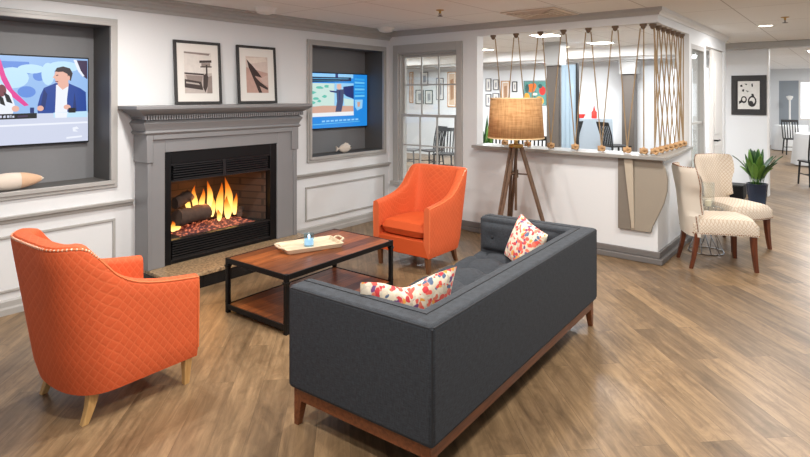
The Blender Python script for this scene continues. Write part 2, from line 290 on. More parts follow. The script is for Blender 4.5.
# ------------------------------------------------------------------ mesh building
class B:
    def __init__(s): s.v = []; s.f = []; s.m = []; s.uv = {}
    def add(s, vs, fs, m=0, M=None):
        o = len(s.v)
        s.v += [tuple(M @ Vector(p)) if M else tuple(p) for p in vs]
        s.f += [tuple(i + o for i in f) for f in fs]; s.m += [m] * len(fs); return s
    def box(s, x0, x1, y0, y1, z0, z1, m=0, M=None):
        vs = [(x, y, z) for z in (z0, z1) for y in (y0, y1) for x in (x0, x1)]
        return s.add(vs, [(0, 2, 3, 1), (4, 5, 7, 6), (0, 1, 5, 4), (2, 6, 7, 3), (0, 4, 6, 2), (1, 3, 7, 5)], m, M)
    def hexa(s, lo, hi, m=0, M=None):   # two rings of four points
        return s.add(list(lo) + list(hi), [(3, 2, 1, 0), (4, 5, 6, 7), (0, 1, 5, 4), (1, 2, 6, 5), (2, 3, 7, 6), (3, 0, 4, 7)], m, M)
    def prism(s, poly, axis, a, b, m=0, M=None):
        n = len(poly)
        def pt(p, t): return (t, p[0], p[1]) if axis == 'x' else ((p[0], t, p[1]) if axis == 'y' else (p[0], p[1], t))
        vs = [pt(p, a) for p in poly] + [pt(p, b) for p in poly]
        fs = [tuple(range(n))[::-1], tuple(range(n, 2 * n))] + [(i, (i + 1) % n, n + (i + 1) % n, n + i) for i in range(n)]
        return s.add(vs, fs, m, M)
    def tube(s, pts, r, n=10, m=0, M=None, closed=False, caps=True):
        pts = [Vector(p) for p in pts]; k = len(pts); rs = r if isinstance(r, (list, tuple)) else [r] * k
        vs = []; up = None
        for i, p in enumerate(pts):
            a = pts[(i - 1) % k] if (i or closed) else p; b = pts[(i + 1) % k] if (i < k - 1 or closed) else p
            t = (b - a).normalized()
            if up is None: up = Vector((0, 0, 1)) if abs(t.z) < .9 else Vector((1, 0, 0))
            e1 = t.cross(up)
            if e1.length < 1e-4: e1 = t.orthogonal()
            e1.normalize(); e2 = e1.cross(t).normalized(); up = e2
            vs += [p + rs[i] * (cos(2 * pi * j / n) * e1 + sin(2 * pi * j / n) * e2) for j in range(n)]
        fs = []
        for i in range(k if closed else k - 1):
            q = (i + 1) % k
            fs += [(i * n + j, i * n + (j + 1) % n, q * n + (j + 1) % n, q * n + j) for j in range(n)]
        if caps and not closed: fs += [tuple(range(n))[::-1], tuple(range((k - 1) * n, k * n))]
        return s.add(vs, fs, m, M)
    def lathe(s, prof, n=24, c=(0, 0, 0), m=0, M=None, closed=False):
        k = len(prof); vs = [(c[0] + r * cos(2 * pi * j / n), c[1] + r * sin(2 * pi * j / n), c[2] + z) for r, z in prof for j in range(n)]
        fs = [(i * n + j, i * n + (j + 1) % n, ((i + 1) % k) * n + (j + 1) % n, ((i + 1) % k) * n + j) for i in range(k if closed else k - 1) for j in range(n)]
        if not closed:
            if prof[0][0] > 1e-5: fs.append(tuple(range(n))[::-1])
            if prof[-1][0] > 1e-5: fs.append(tuple(range((k - 1) * n, k * n)))
        return s.add(vs, fs, m, M)
    def ball(s, c, rx, ry=None, rz=None, n=12, m=0, M=None):
        ry = ry or rx; rz = rz or rx
        vs = [(c[0] + rx * sin(pi * i / n) * cos(2 * pi * j / n), c[1] + ry * sin(pi * i / n) * sin(2 * pi * j / n), c[2] - rz * cos(pi * i / n)) for i in range(n + 1) for j in range(n)]
        fs = [(i * n + j, i * n + (j + 1) % n, (i + 1) * n + (j + 1) % n, (i + 1) * n + j) for i in range(n) for j in range(n)]
        return s.add(vs, fs, m, M)
    def grid(s, fn, nu, nv, m=0, closeu=False, closev=False, uv=None, M=None):
        o = len(s.v); vs = [fn(i, j) for i in range(nu) for j in range(nv)]
        fs = [(i * nv + j, ((i + 1) % nu) * nv + j, ((i + 1) % nu) * nv + (j + 1) % nv, i * nv + (j + 1) % nv)
              for i in range(nu if closeu else nu - 1) for j in range(nv if closev else nv - 1)]
        s.add(vs, fs, m, M)
        if uv:
            for i in range(nu):
                for j in range(nv): s.uv[o + i * nv + j] = uv(i, j)
        return s
    def build(s, name, mats, parent=None, bevel=0, seg=2, smooth=None, sub=0, weld=True):
        me = bpy.data.meshes.new(name); me.from_pydata(s.v, [], s.f)
        for mt in (mats if isinstance(mats, (list, tuple)) else [mats]): me.materials.append(mt)
        me.polygons.foreach_set('material_index', s.m)
        if s.uv:
            l = me.uv_layers.new(name='UVMap')
            for lp in me.loops: l.data[lp.index].uv = s.uv.get(lp.vertex_index, (0, 0))
        bm = bmesh.new(); bm.from_mesh(me)
        if weld and smooth and not bevel: bmesh.ops.remove_doubles(bm, verts=bm.verts, dist=1e-5)
        bmesh.ops.recalc_face_normals(bm, faces=bm.faces); bm.to_mesh(me); bm.free()
        o = bpy.data.objects.new(name, me); C.objects.link(o)
        if parent: o.parent = parent
        if bevel:
            b = o.modifiers.new('bevel', 'BEVEL'); b.width = bevel; b.segments = seg; b.limit_method = 'ANGLE'; b.angle_limit = R(35)
        if sub:
            q = o.modifiers.new('sub', 'SUBSURF'); q.levels = sub; q.render_levels = sub
        if smooth is None: smooth = bool(bevel or sub)
        if smooth:
            me.polygons.foreach_set('use_smooth', [True] * len(me.polygons))
            try: me.set_sharp_from_angle(angle=R(40))
            except Exception: pass
        return o
def tag(o, label, cat, group=None):
    o['label'] = label; o['category'] = cat
    if group: o['group'] = group
    return o
def thing(name, label, cat, loc=(0, 0, 0), rz=0, group=None):
    o = bpy.data.objects.new(name, None); C.objects.link(o); o.location = loc; o.rotation_euler = (0, 0, rz)
    o.empty_display_size = .1
    return tag(o, label, cat, group)
def struct(o): o['kind'] = 'structure'; return o
def dup(src, loc, rz, label, group=None):
    r = src.copy(); C.objects.link(r); r.location = loc; r.rotation_euler = (0, 0, rz); r['label'] = label
    if group: r['group'] = group
    for ch in list(src.children):
        c = ch.copy(); C.objects.link(c); c.parent = r
        for g in list(ch.children):
            d = g.copy(); C.objects.link(d); d.parent = c
    return r

# ------------------------------------------------------------------ setting
YW = 4.95; XW = 5.80; ZC = 2.50
struct(B().box(-3.5, 24, -4.5, 11.2, -.1, 0).build('floor', FLOOR))
struct(B().box(-3.5, 24, -4.5, 11.2, ZC, ZC + .1).build('ceiling', CEIL))
N1 = (.84, 2.142); N2 = (4.395, 5.672); NZ = (.915, 2.235); ND = 5.27
wl = B()
h_ = .021
for x0, x1 in ((-3.5, N1[0] - h_), (N1[1] + h_, 2.62), (3.62, N2[0] - h_), (N2[1] + h_, XW + .15)): wl.box(x0, x1, YW, YW + .14, 0, ZC)
for a, b in (N1, N2): wl.box(a - h_, b + h_, YW, YW + .14, 0, NZ[0] - h_); wl.box(a - h_, b + h_, YW, YW + .14, NZ[1] + h_, ZC)
wl.box(2.62, 3.62, YW, YW + .14, 1.0, ZC); wl.box(2.62, 3.62, YW, YW + .14, 0, .2)
wn = struct(wl.build('wall_north', WHITE))
for k, (a, b) in enumerate((N1, N2)):
    n = B()
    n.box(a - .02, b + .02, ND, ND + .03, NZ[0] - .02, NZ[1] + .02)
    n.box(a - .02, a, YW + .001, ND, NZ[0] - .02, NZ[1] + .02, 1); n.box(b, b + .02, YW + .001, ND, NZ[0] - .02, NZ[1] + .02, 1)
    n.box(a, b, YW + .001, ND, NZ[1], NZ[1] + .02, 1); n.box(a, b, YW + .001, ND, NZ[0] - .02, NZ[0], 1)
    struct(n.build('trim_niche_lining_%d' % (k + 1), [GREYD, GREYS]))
    f = B()
    for (o_, i_, d) in ((.058, .022, .022), (.030, -.004, .034)):
        x0, x1, z0, z1 = a - o_, b + o_, NZ[0] - o_, NZ[1] + o_; w_ = o_ - i_
        f.box(x0, x1, YW - d, YW, z0, z0 + w_); f.box(x0, x1, YW - d, YW, z1 - w_, z1)
        f.box(x0, x0 + w_, YW - d, YW, z0 + w_, z1 - w_); f.box(x1 - w_, x1, YW - d, YW, z0 + w_, z1 - w_)
    struct(f.build('trim_niche_frame_%d' % (k + 1), GREY, bevel=.004))
# chair rails, wainscot frames, baseboards, crown
prail = [(YW, .680), (YW - .012, .680), (YW - .018, .705), (YW - .040, .715), (YW - .044, .735), (YW, .735)]
pbase = [(YW, 0), (YW - .022, 0), (YW - .022, .045), (YW - .016, .060), (YW - .014, .10), (YW, .112)]
for k, (a, b) in enumerate(((-3.5, 2.33), (3.98, XW))):
    struct(B().prism(prail, 'x', a, b).build('trim_chair_rail_%d' % (k + 1), GREY))
    struct(B().prism(pbase, 'x', a, b).build('baseboard_north_%d' % (k + 1), GREY))
def panel(k, x0, x1, z0, z1):
    f = B(); t = .022
    f.box(x0, x1, YW - .014, YW, z0, z0 + t); f.box(x0, x1, YW - .014, YW, z1 - t, z1)
    f.box(x0, x0 + t, YW - .014, YW, z0 + t, z1 - t); f.box(x1 - t, x1, YW - .014, YW, z0 + t, z1 - t)
    struct(f.build('trim_wainscot_%d' % k, GREY, bevel=.004))
panel(1, .80, 2.185, .165, .590); panel(2, 4.315, 5.705, .180, .580); panel(3, -1.1, .66, .165, .590)
pcr = [(YW, 2.385), (YW - .022, 2.385), (YW - .028, 2.41), (YW - .060, 2.425), (YW - .066, 2.45), (YW - .105, 2.462), (YW - .112, 2.482), (YW - .16, 2.488), (YW - .16, ZC), (YW, ZC)]
struct(B().prism(pcr, 'x', -3.5, XW).build('trim_crown_north', GREY))
pcd = [(0, 2.430), (.014, 2.430), (.020, 2.446), (.046, 2.466), (.052, ZC)]
def cr(i, j):
    d, z = pcd[i]; return [(XW - d, YW, z), (XW - d, OYC - d, z), (9.45, OYC - d, z)][j]
OYC = 1.5
q = B(); q.grid(lambda i, j: cr(i, j), 5, 2, 0)
struct(q.build('trim_crown_east', GREY, weld=False))
q = B(); q.grid(lambda i, j: cr(i, j + 1), 5, 2, 0)
struct(q.build('trim_crown_side', TRIMW, weld=False))  # same crown, whitened where daylight falls on this run
# east wall with the sash window and the bar opening
WY0, WY1, WZ0, WZ1 = 3.835, 4.765, .50, 2.20
TH = .14; OZ0, OZ1 = 1.03, 2.355; OY0, OY1 = 1.5, 3.55; XJ = 7.12
e = B()
e.box(XW, XW + TH, WY1, YW + .14, 0, ZC); e.box(XW, XW + TH, OY1, WY0, 0, ZC)
e.box(XW, XW + TH, WY0, WY1, 0, WZ0); e.box(XW, XW + TH, WY0, WY1, WZ1, ZC)
e.box(XW, XW + TH, OY0, OY1, 0, OZ0 - .012); e.box(XW, XW + TH, OY0, OY1, OZ1, ZC)
struct(e.build('wall_east', WHITE))
s = B()
s.box(XW + TH, XJ, OY0, OY0 + TH, 0, OZ0 - .012); s.box(XW + TH, XJ, OY0, OY0 + TH, OZ1 - .005, ZC)
s.box(XJ, 7.22, OY0, OY0 + TH, 0, ZC); s.box(7.98, 8.06, OY0, OY0 + TH, 0, ZC); s.box(7.22, 7.98, OY0, OY0 + TH, 2.25, ZC); s.box(7.22, 7.98, OY0, OY0 + TH, 0, .35)
s.box(8.06, 9.45, OY0, OY0 + TH, 2.28, ZC); s.box(9.33, 9.45, OY0, OY0 + TH, 0, 2.28)
struct(s.build('wall_side', WHITE))
ww = thing('window_1', 'grey framed sash window', 'window'); struct(ww)
for kk in ('label', 'category'): del ww[kk]
f = B(); d0, d1 = XW - .03, XW + .001
f.box(d0, d1, WY0 - .085, WY0, WZ0 - .02, WZ1 + .11); f.box(d0, d1, WY1, WY1 + .085, WZ0 - .02, WZ1 + .11); f.box(d0, d1, WY0, WY1, WZ1, WZ1 + .11)
f.box(XW - .002, XW + TH, WY0, WY0 + .02, WZ0, WZ1); f.box(XW - .002, XW + TH, WY1 - .02, WY1, WZ0, WZ1); f.box(XW - .002, XW + TH, WY0 + .02, WY1 - .02, WZ1 - .02, WZ1)
f.build('window_frame', GREY, ww, bevel=.004)
B().box(XW - .075, XW + TH, WY0 - .10, WY1 + .10, WZ0 - .05, WZ0 - .02 + .018).build('window_sill', GREY, ww, bevel=.006)
def sash(name, z0, z1, x, mz):
    q = B(); y0, y1 = WY0 + .02, WY1 - .02; r = .035
    q.box(x, x + .035, y0, y1, z0, z0 + r); q.box(x, x + .035, y0, y1, z1 - r, z1)
    q.box(x, x + .035, y0, y0 + r, z0 + r, z1 - r); q.box(x, x + .035, y1 - r, y1, z0 + r, z1 - r)
    for i in (1, 2): yy = y0 + r + (y1 - y0 - 2 * r) * i / 3; q.box(x + .008, x + .027, yy - .009, yy + .009, z0 + r, z1 - r)
    q.box(x + .009, x + .026, y0 + r, y1 - r, mz - .009, mz + .009)
    o = q.build(name, GREY, ww)
    B().box(x + .016, x + .020, y0 + r, y1 - r, z0 + r, z1 - r).build('pane', GLASS, o)
sash('sash', 1.36, WZ1 - .02, XW + .055, 1.78); sash('sash', WZ0, 1.395, XW + .018, .985)
# half-wall plinth and base mouldings
bs = B()
bs.box(XW - .055, XW, 1.445, OY1 + .1, 0, .055); bs.box(XW - .025, XW, 1.475, YW, .055, .115); bs.box(XW, XJ + .1, 1.445, OY0, 0, .055); bs.box(XW, XJ + .1, 1.475, OY0, .055, .115); bs.box(XW - .022, XW, OY1 + .1, YW, 0, .055)
struct(bs.build('baseboard_east', PLINTH, bevel=.006))
# counter ledge
t = tag(B().prism([(XW - .13, OY1 - .0), (XW - .13, 1.395), (XJ + .03, OY0 - .035), (XJ - .003, OY0 - .003), (XJ - .003, OY0 + .001), (XJ - .003, OY0 + TH + .06), (XW + TH + .10, OY0 + TH + .06), (XW + TH + .10, OY1)][::-1], 'z', OZ0 - .011, OZ0 + .024).build('counter_ledge', LEDGE, bevel=.005),
        'grey painted ledge capping the white half wall', 'ledge')
# back room and hall shell
XB = 12.6
bw = B(); bw.box(XB, XB + .14, 1.95, 2.25, 0, ZC); bw.box(XB, XB + .14, 3.05, 11.2, 0, ZC); bw.box(XB, XB + .14, 2.25, 3.05, 0, .55); bw.box(XB, XB + .14, 2.25, 3.05, 2.25, ZC)
struct(bw.build('wall_back', WHITE))
struct(B().box(XW, XB, 11.0, 11.14, 0, ZC).build('wall_far_north', WHITE))
struct(B().box(XW, XW + TH, YW + .14, 11.0, 0, ZC).build('wall_corridor', WHITE))
struct(B().box(XB + .14, 22, 2.45, 2.59, 0, ZC).build('wall_dining_side', WHITE))
dw = B(); dw.box(22, 22.14, 1.42, 1.95, 0, ZC, 1); dw.box(22, 22.14, 1.95, 2.6, 0, ZC); dw.box(22, 22.14, -4.5, -1.6, 0, ZC); dw.box(22, 22.14, -1.6, 1.42, 0, .85); dw.box(22, 22.14, -1.6, 1.42, 2.12, ZC); dw.box(21.98, 22, 1.42, 2.5, 2.12, ZC)
struct(dw.build('wall_dining_end', [WHITE, GREYWALL]))
XP = 10.8
struct(B().box(XP, XP + .16, 1.115, 1.95, 0, ZC).build('wall_picture', WHITE))
struct(B().box(XP + .16, XB, 1.81, 1.95, 0, ZC).build('wall_return', WHITE))
struct(B().box(XP - .25, XP, -4.5, 1.95, 2.40, ZC).build('trim_beam', GREY, bevel=.006))
struct(B().box(XP - .02, XP, 1.115, 1.95, 0, .16).build('baseboard_picture', PLINTH))
struct(B().box(XP - .012, XP + .172, 1.095, 1.115, 0, 2.40).build('trim_corner', TRIMW))
# ceiling beams over the back room
cb = B(); cb.box(9.9, 10.1, 2.2, 11, 2.32, ZC)
struct(cb.build('trim_back_beam', TRIMW))
# windows further off
def far_window(k, axis, at, a0, a1, z0, z1, ncol, nrow, mat, glass):
    o = bpy.data.objects.new('window_%d' % k, None); C.objects.link(o); struct(o)
    q = B()
    def bx(p0, p1, q0, q1, d0=-.02, d1=.05):
        if axis == 'x': q.box(at + d0, at + d1, p0, p1, q0, q1)
        else: q.box(p0, p1, at + d0, at + d1, q0, q1)
    t_ = .055
    bx(a0, a1, z0, z0 + t_); bx(a0, a1, z1 - t_, z1); bx(a0, a0 + t_, z0 + t_, z1 - t_); bx(a1 - t_, a1, z0 + t_, z1 - t_)
    for i in range(1, ncol): c_ = a0 + (a1 - a0) * i / ncol; bx(c_ - .012, c_ + .012, z0 + t_, z1 - t_, .0, .03)
    for i in range(1, nrow): c_ = z0 + (z1 - z0) * i / nrow; bx(a0 + t_, a1 - t_, c_ - .012, c_ + .012, .0, .03)
    q.build('window_frame', mat, o)
    q = B(); bx(a0 + t_, a1 - t_, z0 + t_, z1 - t_, .02, .026); q.build('pane', glass, o)
far_window(2, 'y', OY0 + .02, 7.22, 7.98, .35, 2.25, 1, 2, GREY, GLASS)
far_window(3, 'x', XB + .02, 2.25, 3.05, .55, 2.25, 2, 2, TRIMW, DAY)
far_window(4, 'x', 22.02, -1.6, 1.42, .85, 2.12, 4, 1, TRIMW, DAY)
# open panelled door in the side wall
dr = bpy.data.objects.new('door_1', None); C.objects.link(dr); struct(dr)
q = B(); q.box(8.60, 9.32, OY0 + .02, OY0 + .06, .01, 2.27); 
for z0, z1 in ((.2, .95), (1.1, 2.1)): q.box(8.72, 9.2, OY0 + .008, OY0 + .02, z0, z1)
q.build('door_panel', TRIMW, dr, bevel=.004)
q = B(); q.tube([(8.68, OY0 + .02, 1.02), (8.68, OY0 - .03, 1.02), (8.80, OY0 - .035, 1.02)], .012, 8); q.build('door_handle', BLACK, dr)
dr = bpy.data.objects.new('door_2', None); C.objects.link(dr); struct(dr)
q = B(); q.box(8.55, 8.60, 3.43, 3.665, .01, 2.13)
for y0, y1 in ((3.45, 3.505), (3.525, 3.58), (3.60, 3.65)): q.box(8.54, 8.55, y0, y1, .2, 2.05)
q.build('door_panel', DOORB, dr, bevel=.003)
q = B(); q.box(8.54, 8.61, 3.395, 3.425, 0, 2.15); q.build('door_edge', BLACKM, dr)
def column(x, y, w_, cap, label, nm='column', zs=2.12, zc=2.46):
    o = thing(nm, label, 'column', (x, y, 0))
    B().box(-w_ / 2, w_ / 2, -w_ / 2, w_ / 2, .16, zs).build('shaft', COLUMN, o, bevel=.01)
    q = B(); c_ = cap / 2
    q.box(-c_, c_, -c_, c_, zs + .02, zc); q.box(-c_ - .03, c_ + .03, -c_ - .03, c_ + .03, zc, min(zc + .038, ZC - .002)); q.box(-c_ - .015, c_ + .015, -c_ - .015, c_ + .015, zs, zs + .02)
    q.build('capital', GREY, o, bevel=.006)
    B().box(-c_, c_, -c_, c_, 0, .16).build('base', GREY, o, bevel=.006)
column(8.62, 3.80, .21, .26, 'taupe square column with boxed capital beside the pale blue door')
column(12.15, 3.70, .25, .33, 'farther taupe column under the soffit of the room behind the half wall', zs=2.09, zc=2.345)
struct(B().box(11.9, 12.4, 2.0, 11.0, 2.385, ZC).build('trim_soffit', GREY))

# ------------------------------------------------------------------ ceiling fittings
def downlight(x, y, z, power, col, label, group='recessed ceiling lights', size=.16):
    o = thing('ceiling_light', label, 'ceiling light', (x, y, z), 0, group)
    B().lathe([(.075, -.004), (.10, -.008), (.105, 0), (.075, 0)], 24, closed=True).build('trim_ring', PLASTIC, o)
    B().lathe([(0, -.003), (.074, -.003), (.074, 0), (0, 0)], 24).build('lens', LAMPGLOW, o)
    l = bpy.data.lights.new('bulb', 'AREA'); l.shape = 'DISK'; l.size = size; l.energy = power; l.color = col
    b = bpy.data.objects.new('bulb', l); C.objects.link(b); b.parent = o; b.location = (0, 0, -.02)
    return o
for i, (x, y, p) in enumerate(((1.0, 1.9, 32), (2.6, 2.4, 34), (4.2, 2.2, 28), (1.9, 3.9, 28), (2.6, .7, 30), (4.4, .5, 30), (.4, .4, 26), (6.4, .2, 24))):
    downlight(x, y, ZC, p, WARM if x < 5 else NEUT, 'recessed ceiling light over the seating area')
downlight(8.15, .86, ZC, 22, NEUT, 'bright recessed ceiling light in front of the framed drawing', None)
downlight(6.65, 2.62, ZC, 10, NEUT, 'nearest lit recessed light behind the rope screen', None)
downlight(9.5, 4.0, ZC, 10, NEUT, 'farther lit recessed light seen through the rope screen', None)
downlight(11.2, 4.6, ZC, 10, NEUT, 'farthest lit recessed light seen through the rope screen', None)
def add_fill_panel(x, y, sx, sy, power, col, label, group):  # ceiling panels added only to brighten the back room, dining room and hall
    o = thing('fill_panel', label, 'ceiling light', (x, y, ZC), 0, group)
    q = B(); a, b, t_ = sx / 2 + .02, sy / 2 + .02, .02
    q.box(-a, a, -b, -b + t_, -.014, 0); q.box(-a, a, b - t_, b, -.014, 0); q.box(-a, -a + t_, -b + t_, b - t_, -.014, 0); q.box(a - t_, a, -b + t_, b - t_, -.014, 0)
    q.build('frame', PLASTIC, o)
    l = bpy.data.lights.new('tube', 'AREA'); l.shape = 'RECTANGLE'; l.size = sx; l.size_y = sy; l.energy = power; l.color = col  # area light added as fill
    b_ = bpy.data.objects.new('tube', l); C.objects.link(b_); b_.parent = o; b_.location = (0, 0, -.008)
    B().box(-sx / 2, sx / 2, -sy / 2, sy / 2, -.006, -.001).build('diffuser', LAMPGLOW, o)
for x, y in ((7.4, 3.4), (7.4, 5.6), (7.4, 8.0), (9.0, 3.2), (9.0, 5.4), (9.0, 7.8), (11.2, 3.4), (11.2, 5.8), (11.2, 8.2)):
    add_fill_panel(x, y, .32, .32, 46, COOL, 'added square fill panel brightening the room behind the half wall', 'added fill panels in the back room')
for x, y in ((13.5, .4), (16.5, .4), (19.5, .4), (13.5, -2.2), (18, -2.2)):
    add_fill_panel(x, y, 1.2, .6, 48, COOL, 'added fill panel brightening the far dining room', 'added fill panels in the dining room')
for x, y in ((8.2, -.9), (10.0, -.9)):
    add_fill_panel(x, y, 1.2, .6, 16, (.74, .86, 1), 'added cool fill panel brightening the hall', 'added fill panels in the hall')
def dome(x, y, label):
    o = thing('ceiling_speaker', label, 'ceiling fitting', (x, y, ZC))
    B().lathe([(.10, 0), (.10, -.022), (.085, -.05), (.05, -.062), (0, -.064)], 24).build('cover', PLASTIC, o, smooth=True)
    B().lathe([(.112, 0), (.112, -.012), (.09, -.012)], 24).build('mounting_ring', PLASTIC, o)
dome(3.42, 4.50, 'round white dome fitting on the ceiling above the mantel')
dome(5.36, 4.62, 'round white dome fitting on the ceiling near the room corner')
def sprinkler(x, y, label):
    o = thing('fire_sprinkler', label, 'sprinkler', (x, y, ZC))
    B().lathe([(.04, 0), (.04, -.006), (.012, -.012), (.010, -.035), (0, -.035)], 14).build('body', BRASS, o)
    q = B(); q.tube([(.012, 0, -.03), (.018, 0, -.05), (0, 0, -.062), (-.018, 0, -.05), (-.012, 0, -.03)], .004, 6); q.lathe([(0, -.064), (.026, -.064), (.026, -.060), (0, -.060)], 12)
    q.build('deflector', BLACK, o)
sprinkler(4.61, 3.255, 'dark sprinkler head on the ceiling above the window side armchair')
sprinkler(6.30, 1.55, 'brass sprinkler head at the corner of the rope screen')
sprinkler(7.40, .60, 'dark sprinkler head close to the right hand ceiling light')
o = thing('air_vent', 'square ceiling air vent in front of the rope screen', 'vent', (5.42, 2.56, ZC - .002))
B().box(-.30, .30, -.30, .30, -.012, 0).build('frame', plain('vent_paint', (222, 208, 194), .5), o, bevel=.003)
q = B()
for k in range(4):
    a = .25 - k * .06; t_ = .018
    q.box(-a, a, -a, -a + t_, -.02, -.012); q.box(-a, a, a - t_, a, -.02, -.012); q.box(-a, -a + t_, -a, a, -.02, -.012); q.box(a - t_, a, -a, a, -.02, -.012)
q.build('louvers', plain('vent_slat', (204, 188, 172), .5), o)

# ------------------------------------------------------------------ fireplace
FP = thing('fireplace', 'grey painted fireplace with a dentil mantel and black insert', 'fireplace', (3.13, 4.94, 0))
fx = 3.13; HZ = .135
def L_(x): return x - fx
SF = 4.72 - 4.94
q = B()   # legs, header
q.box(L_(2.36), L_(2.51), SF, 0, HZ, 1.30); q.box(L_(3.735), L_(3.985), SF, 0, HZ, 1.30); q.box(L_(2.51), L_(3.735), SF, 0, 1.14, 1.30)
q.build('surround', GREYF, FP, bevel=.004)
q = B()   # stepped casing outside
q.box(L_(2.338), L_(2.395), SF - .02, 0.0, 1.06, 1.30); q.box(L_(3.915), L_(4.005), SF - .02, 0, 1.06, 1.30)
q.box(L_(2.395), L_(3.915), SF - .02, SF, 1.255, 1.30); q.box(L_(2.35), L_(2.38), SF - .012, 0.0, HZ, 1.06); q.box(L_(3.945), L_(3.992), SF - .012, 0, HZ, 1.06)
q.build('casing', GREYF, FP, bevel=.005)
pr = [(0, 1.30), (SF - .02, 1.30), (SF - .035, 1.318), (SF - .02, 1.335), (SF - .03, 1.36), (SF - .05, 1.40), (SF - .045, 1.405), (SF - .02, 1.43), (SF - .03, 1.445), (SF - .05, 1.47), (SF - .085, 1.49), (SF - .115, 1.512), (SF - .12, 1.52), (0, 1.52)]
q = B()   # cornice with returns: rings of the profile with the corners mitred
n = len(pr)
def ring(i):
    y, z = pr[i]; d = -(y - SF)
    if y == 0: return None
    return [(L_(2.35) - d, 0, z), (L_(2.35) - d, y, z), (L_(3.99) + d, y, z), (L_(3.99) + d, 0, z)]
rs = [ring(i) for i in range(1, n - 1)]
q.grid(lambda i, j: rs[i][j], len(rs), 4)
q.add(rs[-1], [(0, 1, 2, 3)]); q.add(rs[0], [(3, 2, 1, 0)])
q.build('cornice', GREYF, FP)
q = B(); x = L_(2.30)
while x < L_(4.02): q.box(x, x + .012, SF - .072, SF - .02, 1.432, 1.468); x += .0235
q.build('dentil_moulding', GREYF, FP)
for s_, xx in ((-1, L_(2.35)), (1, L_(3.99))):
    q = B()
    for k in range(9):
        y = SF + .005 + k * .0235; q.box(xx + s_ * .02 - .018, xx + s_ * .02 + .018, y, y + .012, 1.435, 1.468)
    q.build('dentil_return', GREYF, FP)
q = B(); q.box(L_(2.20), L_(4.11), SF - .13, 0, 1.52, 1.552); q.build('mantel_shelf', GREYF, FP, bevel=.006)
IF = 4.735 - 4.94
q = B(); q.box(L_(2.51), L_(2.575), IF, IF + .1, HZ, 1.14); q.box(L_(3.655), L_(3.735), IF, IF + .1, HZ, 1.14); q.box(L_(2.575), L_(3.655), IF, IF + .1, 1.03, 1.14); q.box(L_(2.575), L_(3.655), IF + .01, IF + .1, HZ, .165)
q.build('insert_frame', BLACK, FP, bevel=.003)
def louver(z0, z1, n_, mid):
    q = B(); q.box(L_(2.575), L_(3.655), IF + .05, IF + .06, z0, z1, 1)
    for k in range(n_):
        z = z0 + (z1 - z0) * (k + .15) / n_; h = (z1 - z0) / n_ * .62
        for a, b in ((2.60, 3.10), (3.13, 3.635)) if mid else ((2.59, 3.64),):
            q.hexa([(L_(a), IF + .005, z), (L_(b), IF + .005, z), (L_(b), IF + .05, z + h * .3), (L_(a), IF + .05, z + h * .3)], [(L_(a), IF + .005, z + h * .7), (L_(b), IF + .005, z + h * .7), (L_(b), IF + .05, z + h), (L_(a), IF + .05, z + h)])
    if mid: q.box(L_(3.10), L_(3.13), IF, IF + .05, z0, z1)
    q.box(L_(2.575), L_(3.655), IF, IF + .05, z0 - .012, z0); q.box(L_(2.575), L_(3.655), IF, IF + .05, z1, z1 + .012)
    q.build('louver_grille', [LOUVER, SOOT], FP)
louver(.88, 1.015, 6, True); louver(.178, .338, 7, False)
q = B(); x0, x1, y0, y1, z0, z1 = L_(2.585), L_(3.645), IF + .06, IF + .52, .35, .868
xi0, xi1 = L_(2.80), L_(3.46)
q.add([(x0, y0, z0), (x1, y0, z0), (xi1, y1, z0), (xi0, y1, z0), (x0, y0, z1), (x1, y0, z1), (xi1, y1, z1), (xi0, y1, z1)], [(0, 1, 2, 3), (7, 6, 5, 4)], 1)
q.add([(x0, y0, z0), (x1, y0, z0), (xi1, y1, z0), (xi0, y1, z0), (x0, y0, z1), (x1, y0, z1), (xi1, y1, z1), (xi0, y1, z1)], [(1, 5, 6, 2), (2, 6, 7, 3), (3, 7, 4, 0)], 0)
q.build('firebox', [FIREBRICK, SOOT], FP)
q = B(); q.box(L_(2.36), L_(4.05), 4.33 - 4.94, SF + .3, HZ - .03, HZ); q.build('hearth_slab', GRANITE, FP, bevel=.004)
q = B()
for k in range(6): q.box(L_(2.37) + k * .28, L_(2.37) + k * .28 + .277, 4.342 - 4.94, 4.36 - 4.94, 0, HZ - .03)
q.box(L_(2.37), L_(4.04), 4.36 - 4.94, -.1, 0, HZ - .031); q.build('hearth_tile', TILEB, FP)
# fire
fy = 4.735 + .27
def log(p0, p1, r, label):
    o = thing('firewood_log', label, 'log', tuple((Vector(p0) + Vector(p1)) / 2)); c_ = Vector(o.location)
    pts = [Vector(p0).lerp(Vector(p1), i / 6) - c_ for i in range(7)]
    q = B(); q.tube([p + Vector((0, .006 * sin(i * 2), .006 * cos(i * 3))) for i, p in enumerate(pts)], [r * (1 + .08 * sin(i * 1.7)) for i in range(7)], 12)
    q.build('bark', BARK, o, smooth=True); return o
q = B()
q.grid(lambda i, j: (2.70 + .82 * i / 30, fy - .20 + .36 * j / 12, .351 + (.035 + .02 * sin(i * 1.9 + j) + .015 * sin(j * 2.7 + i * .6)) * sin(pi * i / 30) ** .5 * sin(pi * j / 12)), 31, 13)
eb = q.build('ember_bed', EMBER, smooth=True); tag(eb, 'red glowing ember bed under the logs', 'embers'); eb['kind'] = 'stuff'
log((2.72, fy - .10, .50), (3.06, fy - .06, .51), .075, 'thick charred log lying at the front of the fire')
log((2.77, fy + .03, .61), (2.93, fy + .02, .68), .055, 'short dark log propped at the left above the front log')
log((2.98, fy + .13, .43), (3.38, fy + .10, .43), .05, 'low log lying at the back of the embers')
log((3.40, fy - .10, .42), (3.50, fy + .02, .46), .028, 'thin charred stick poking out of the embers')
q = B()
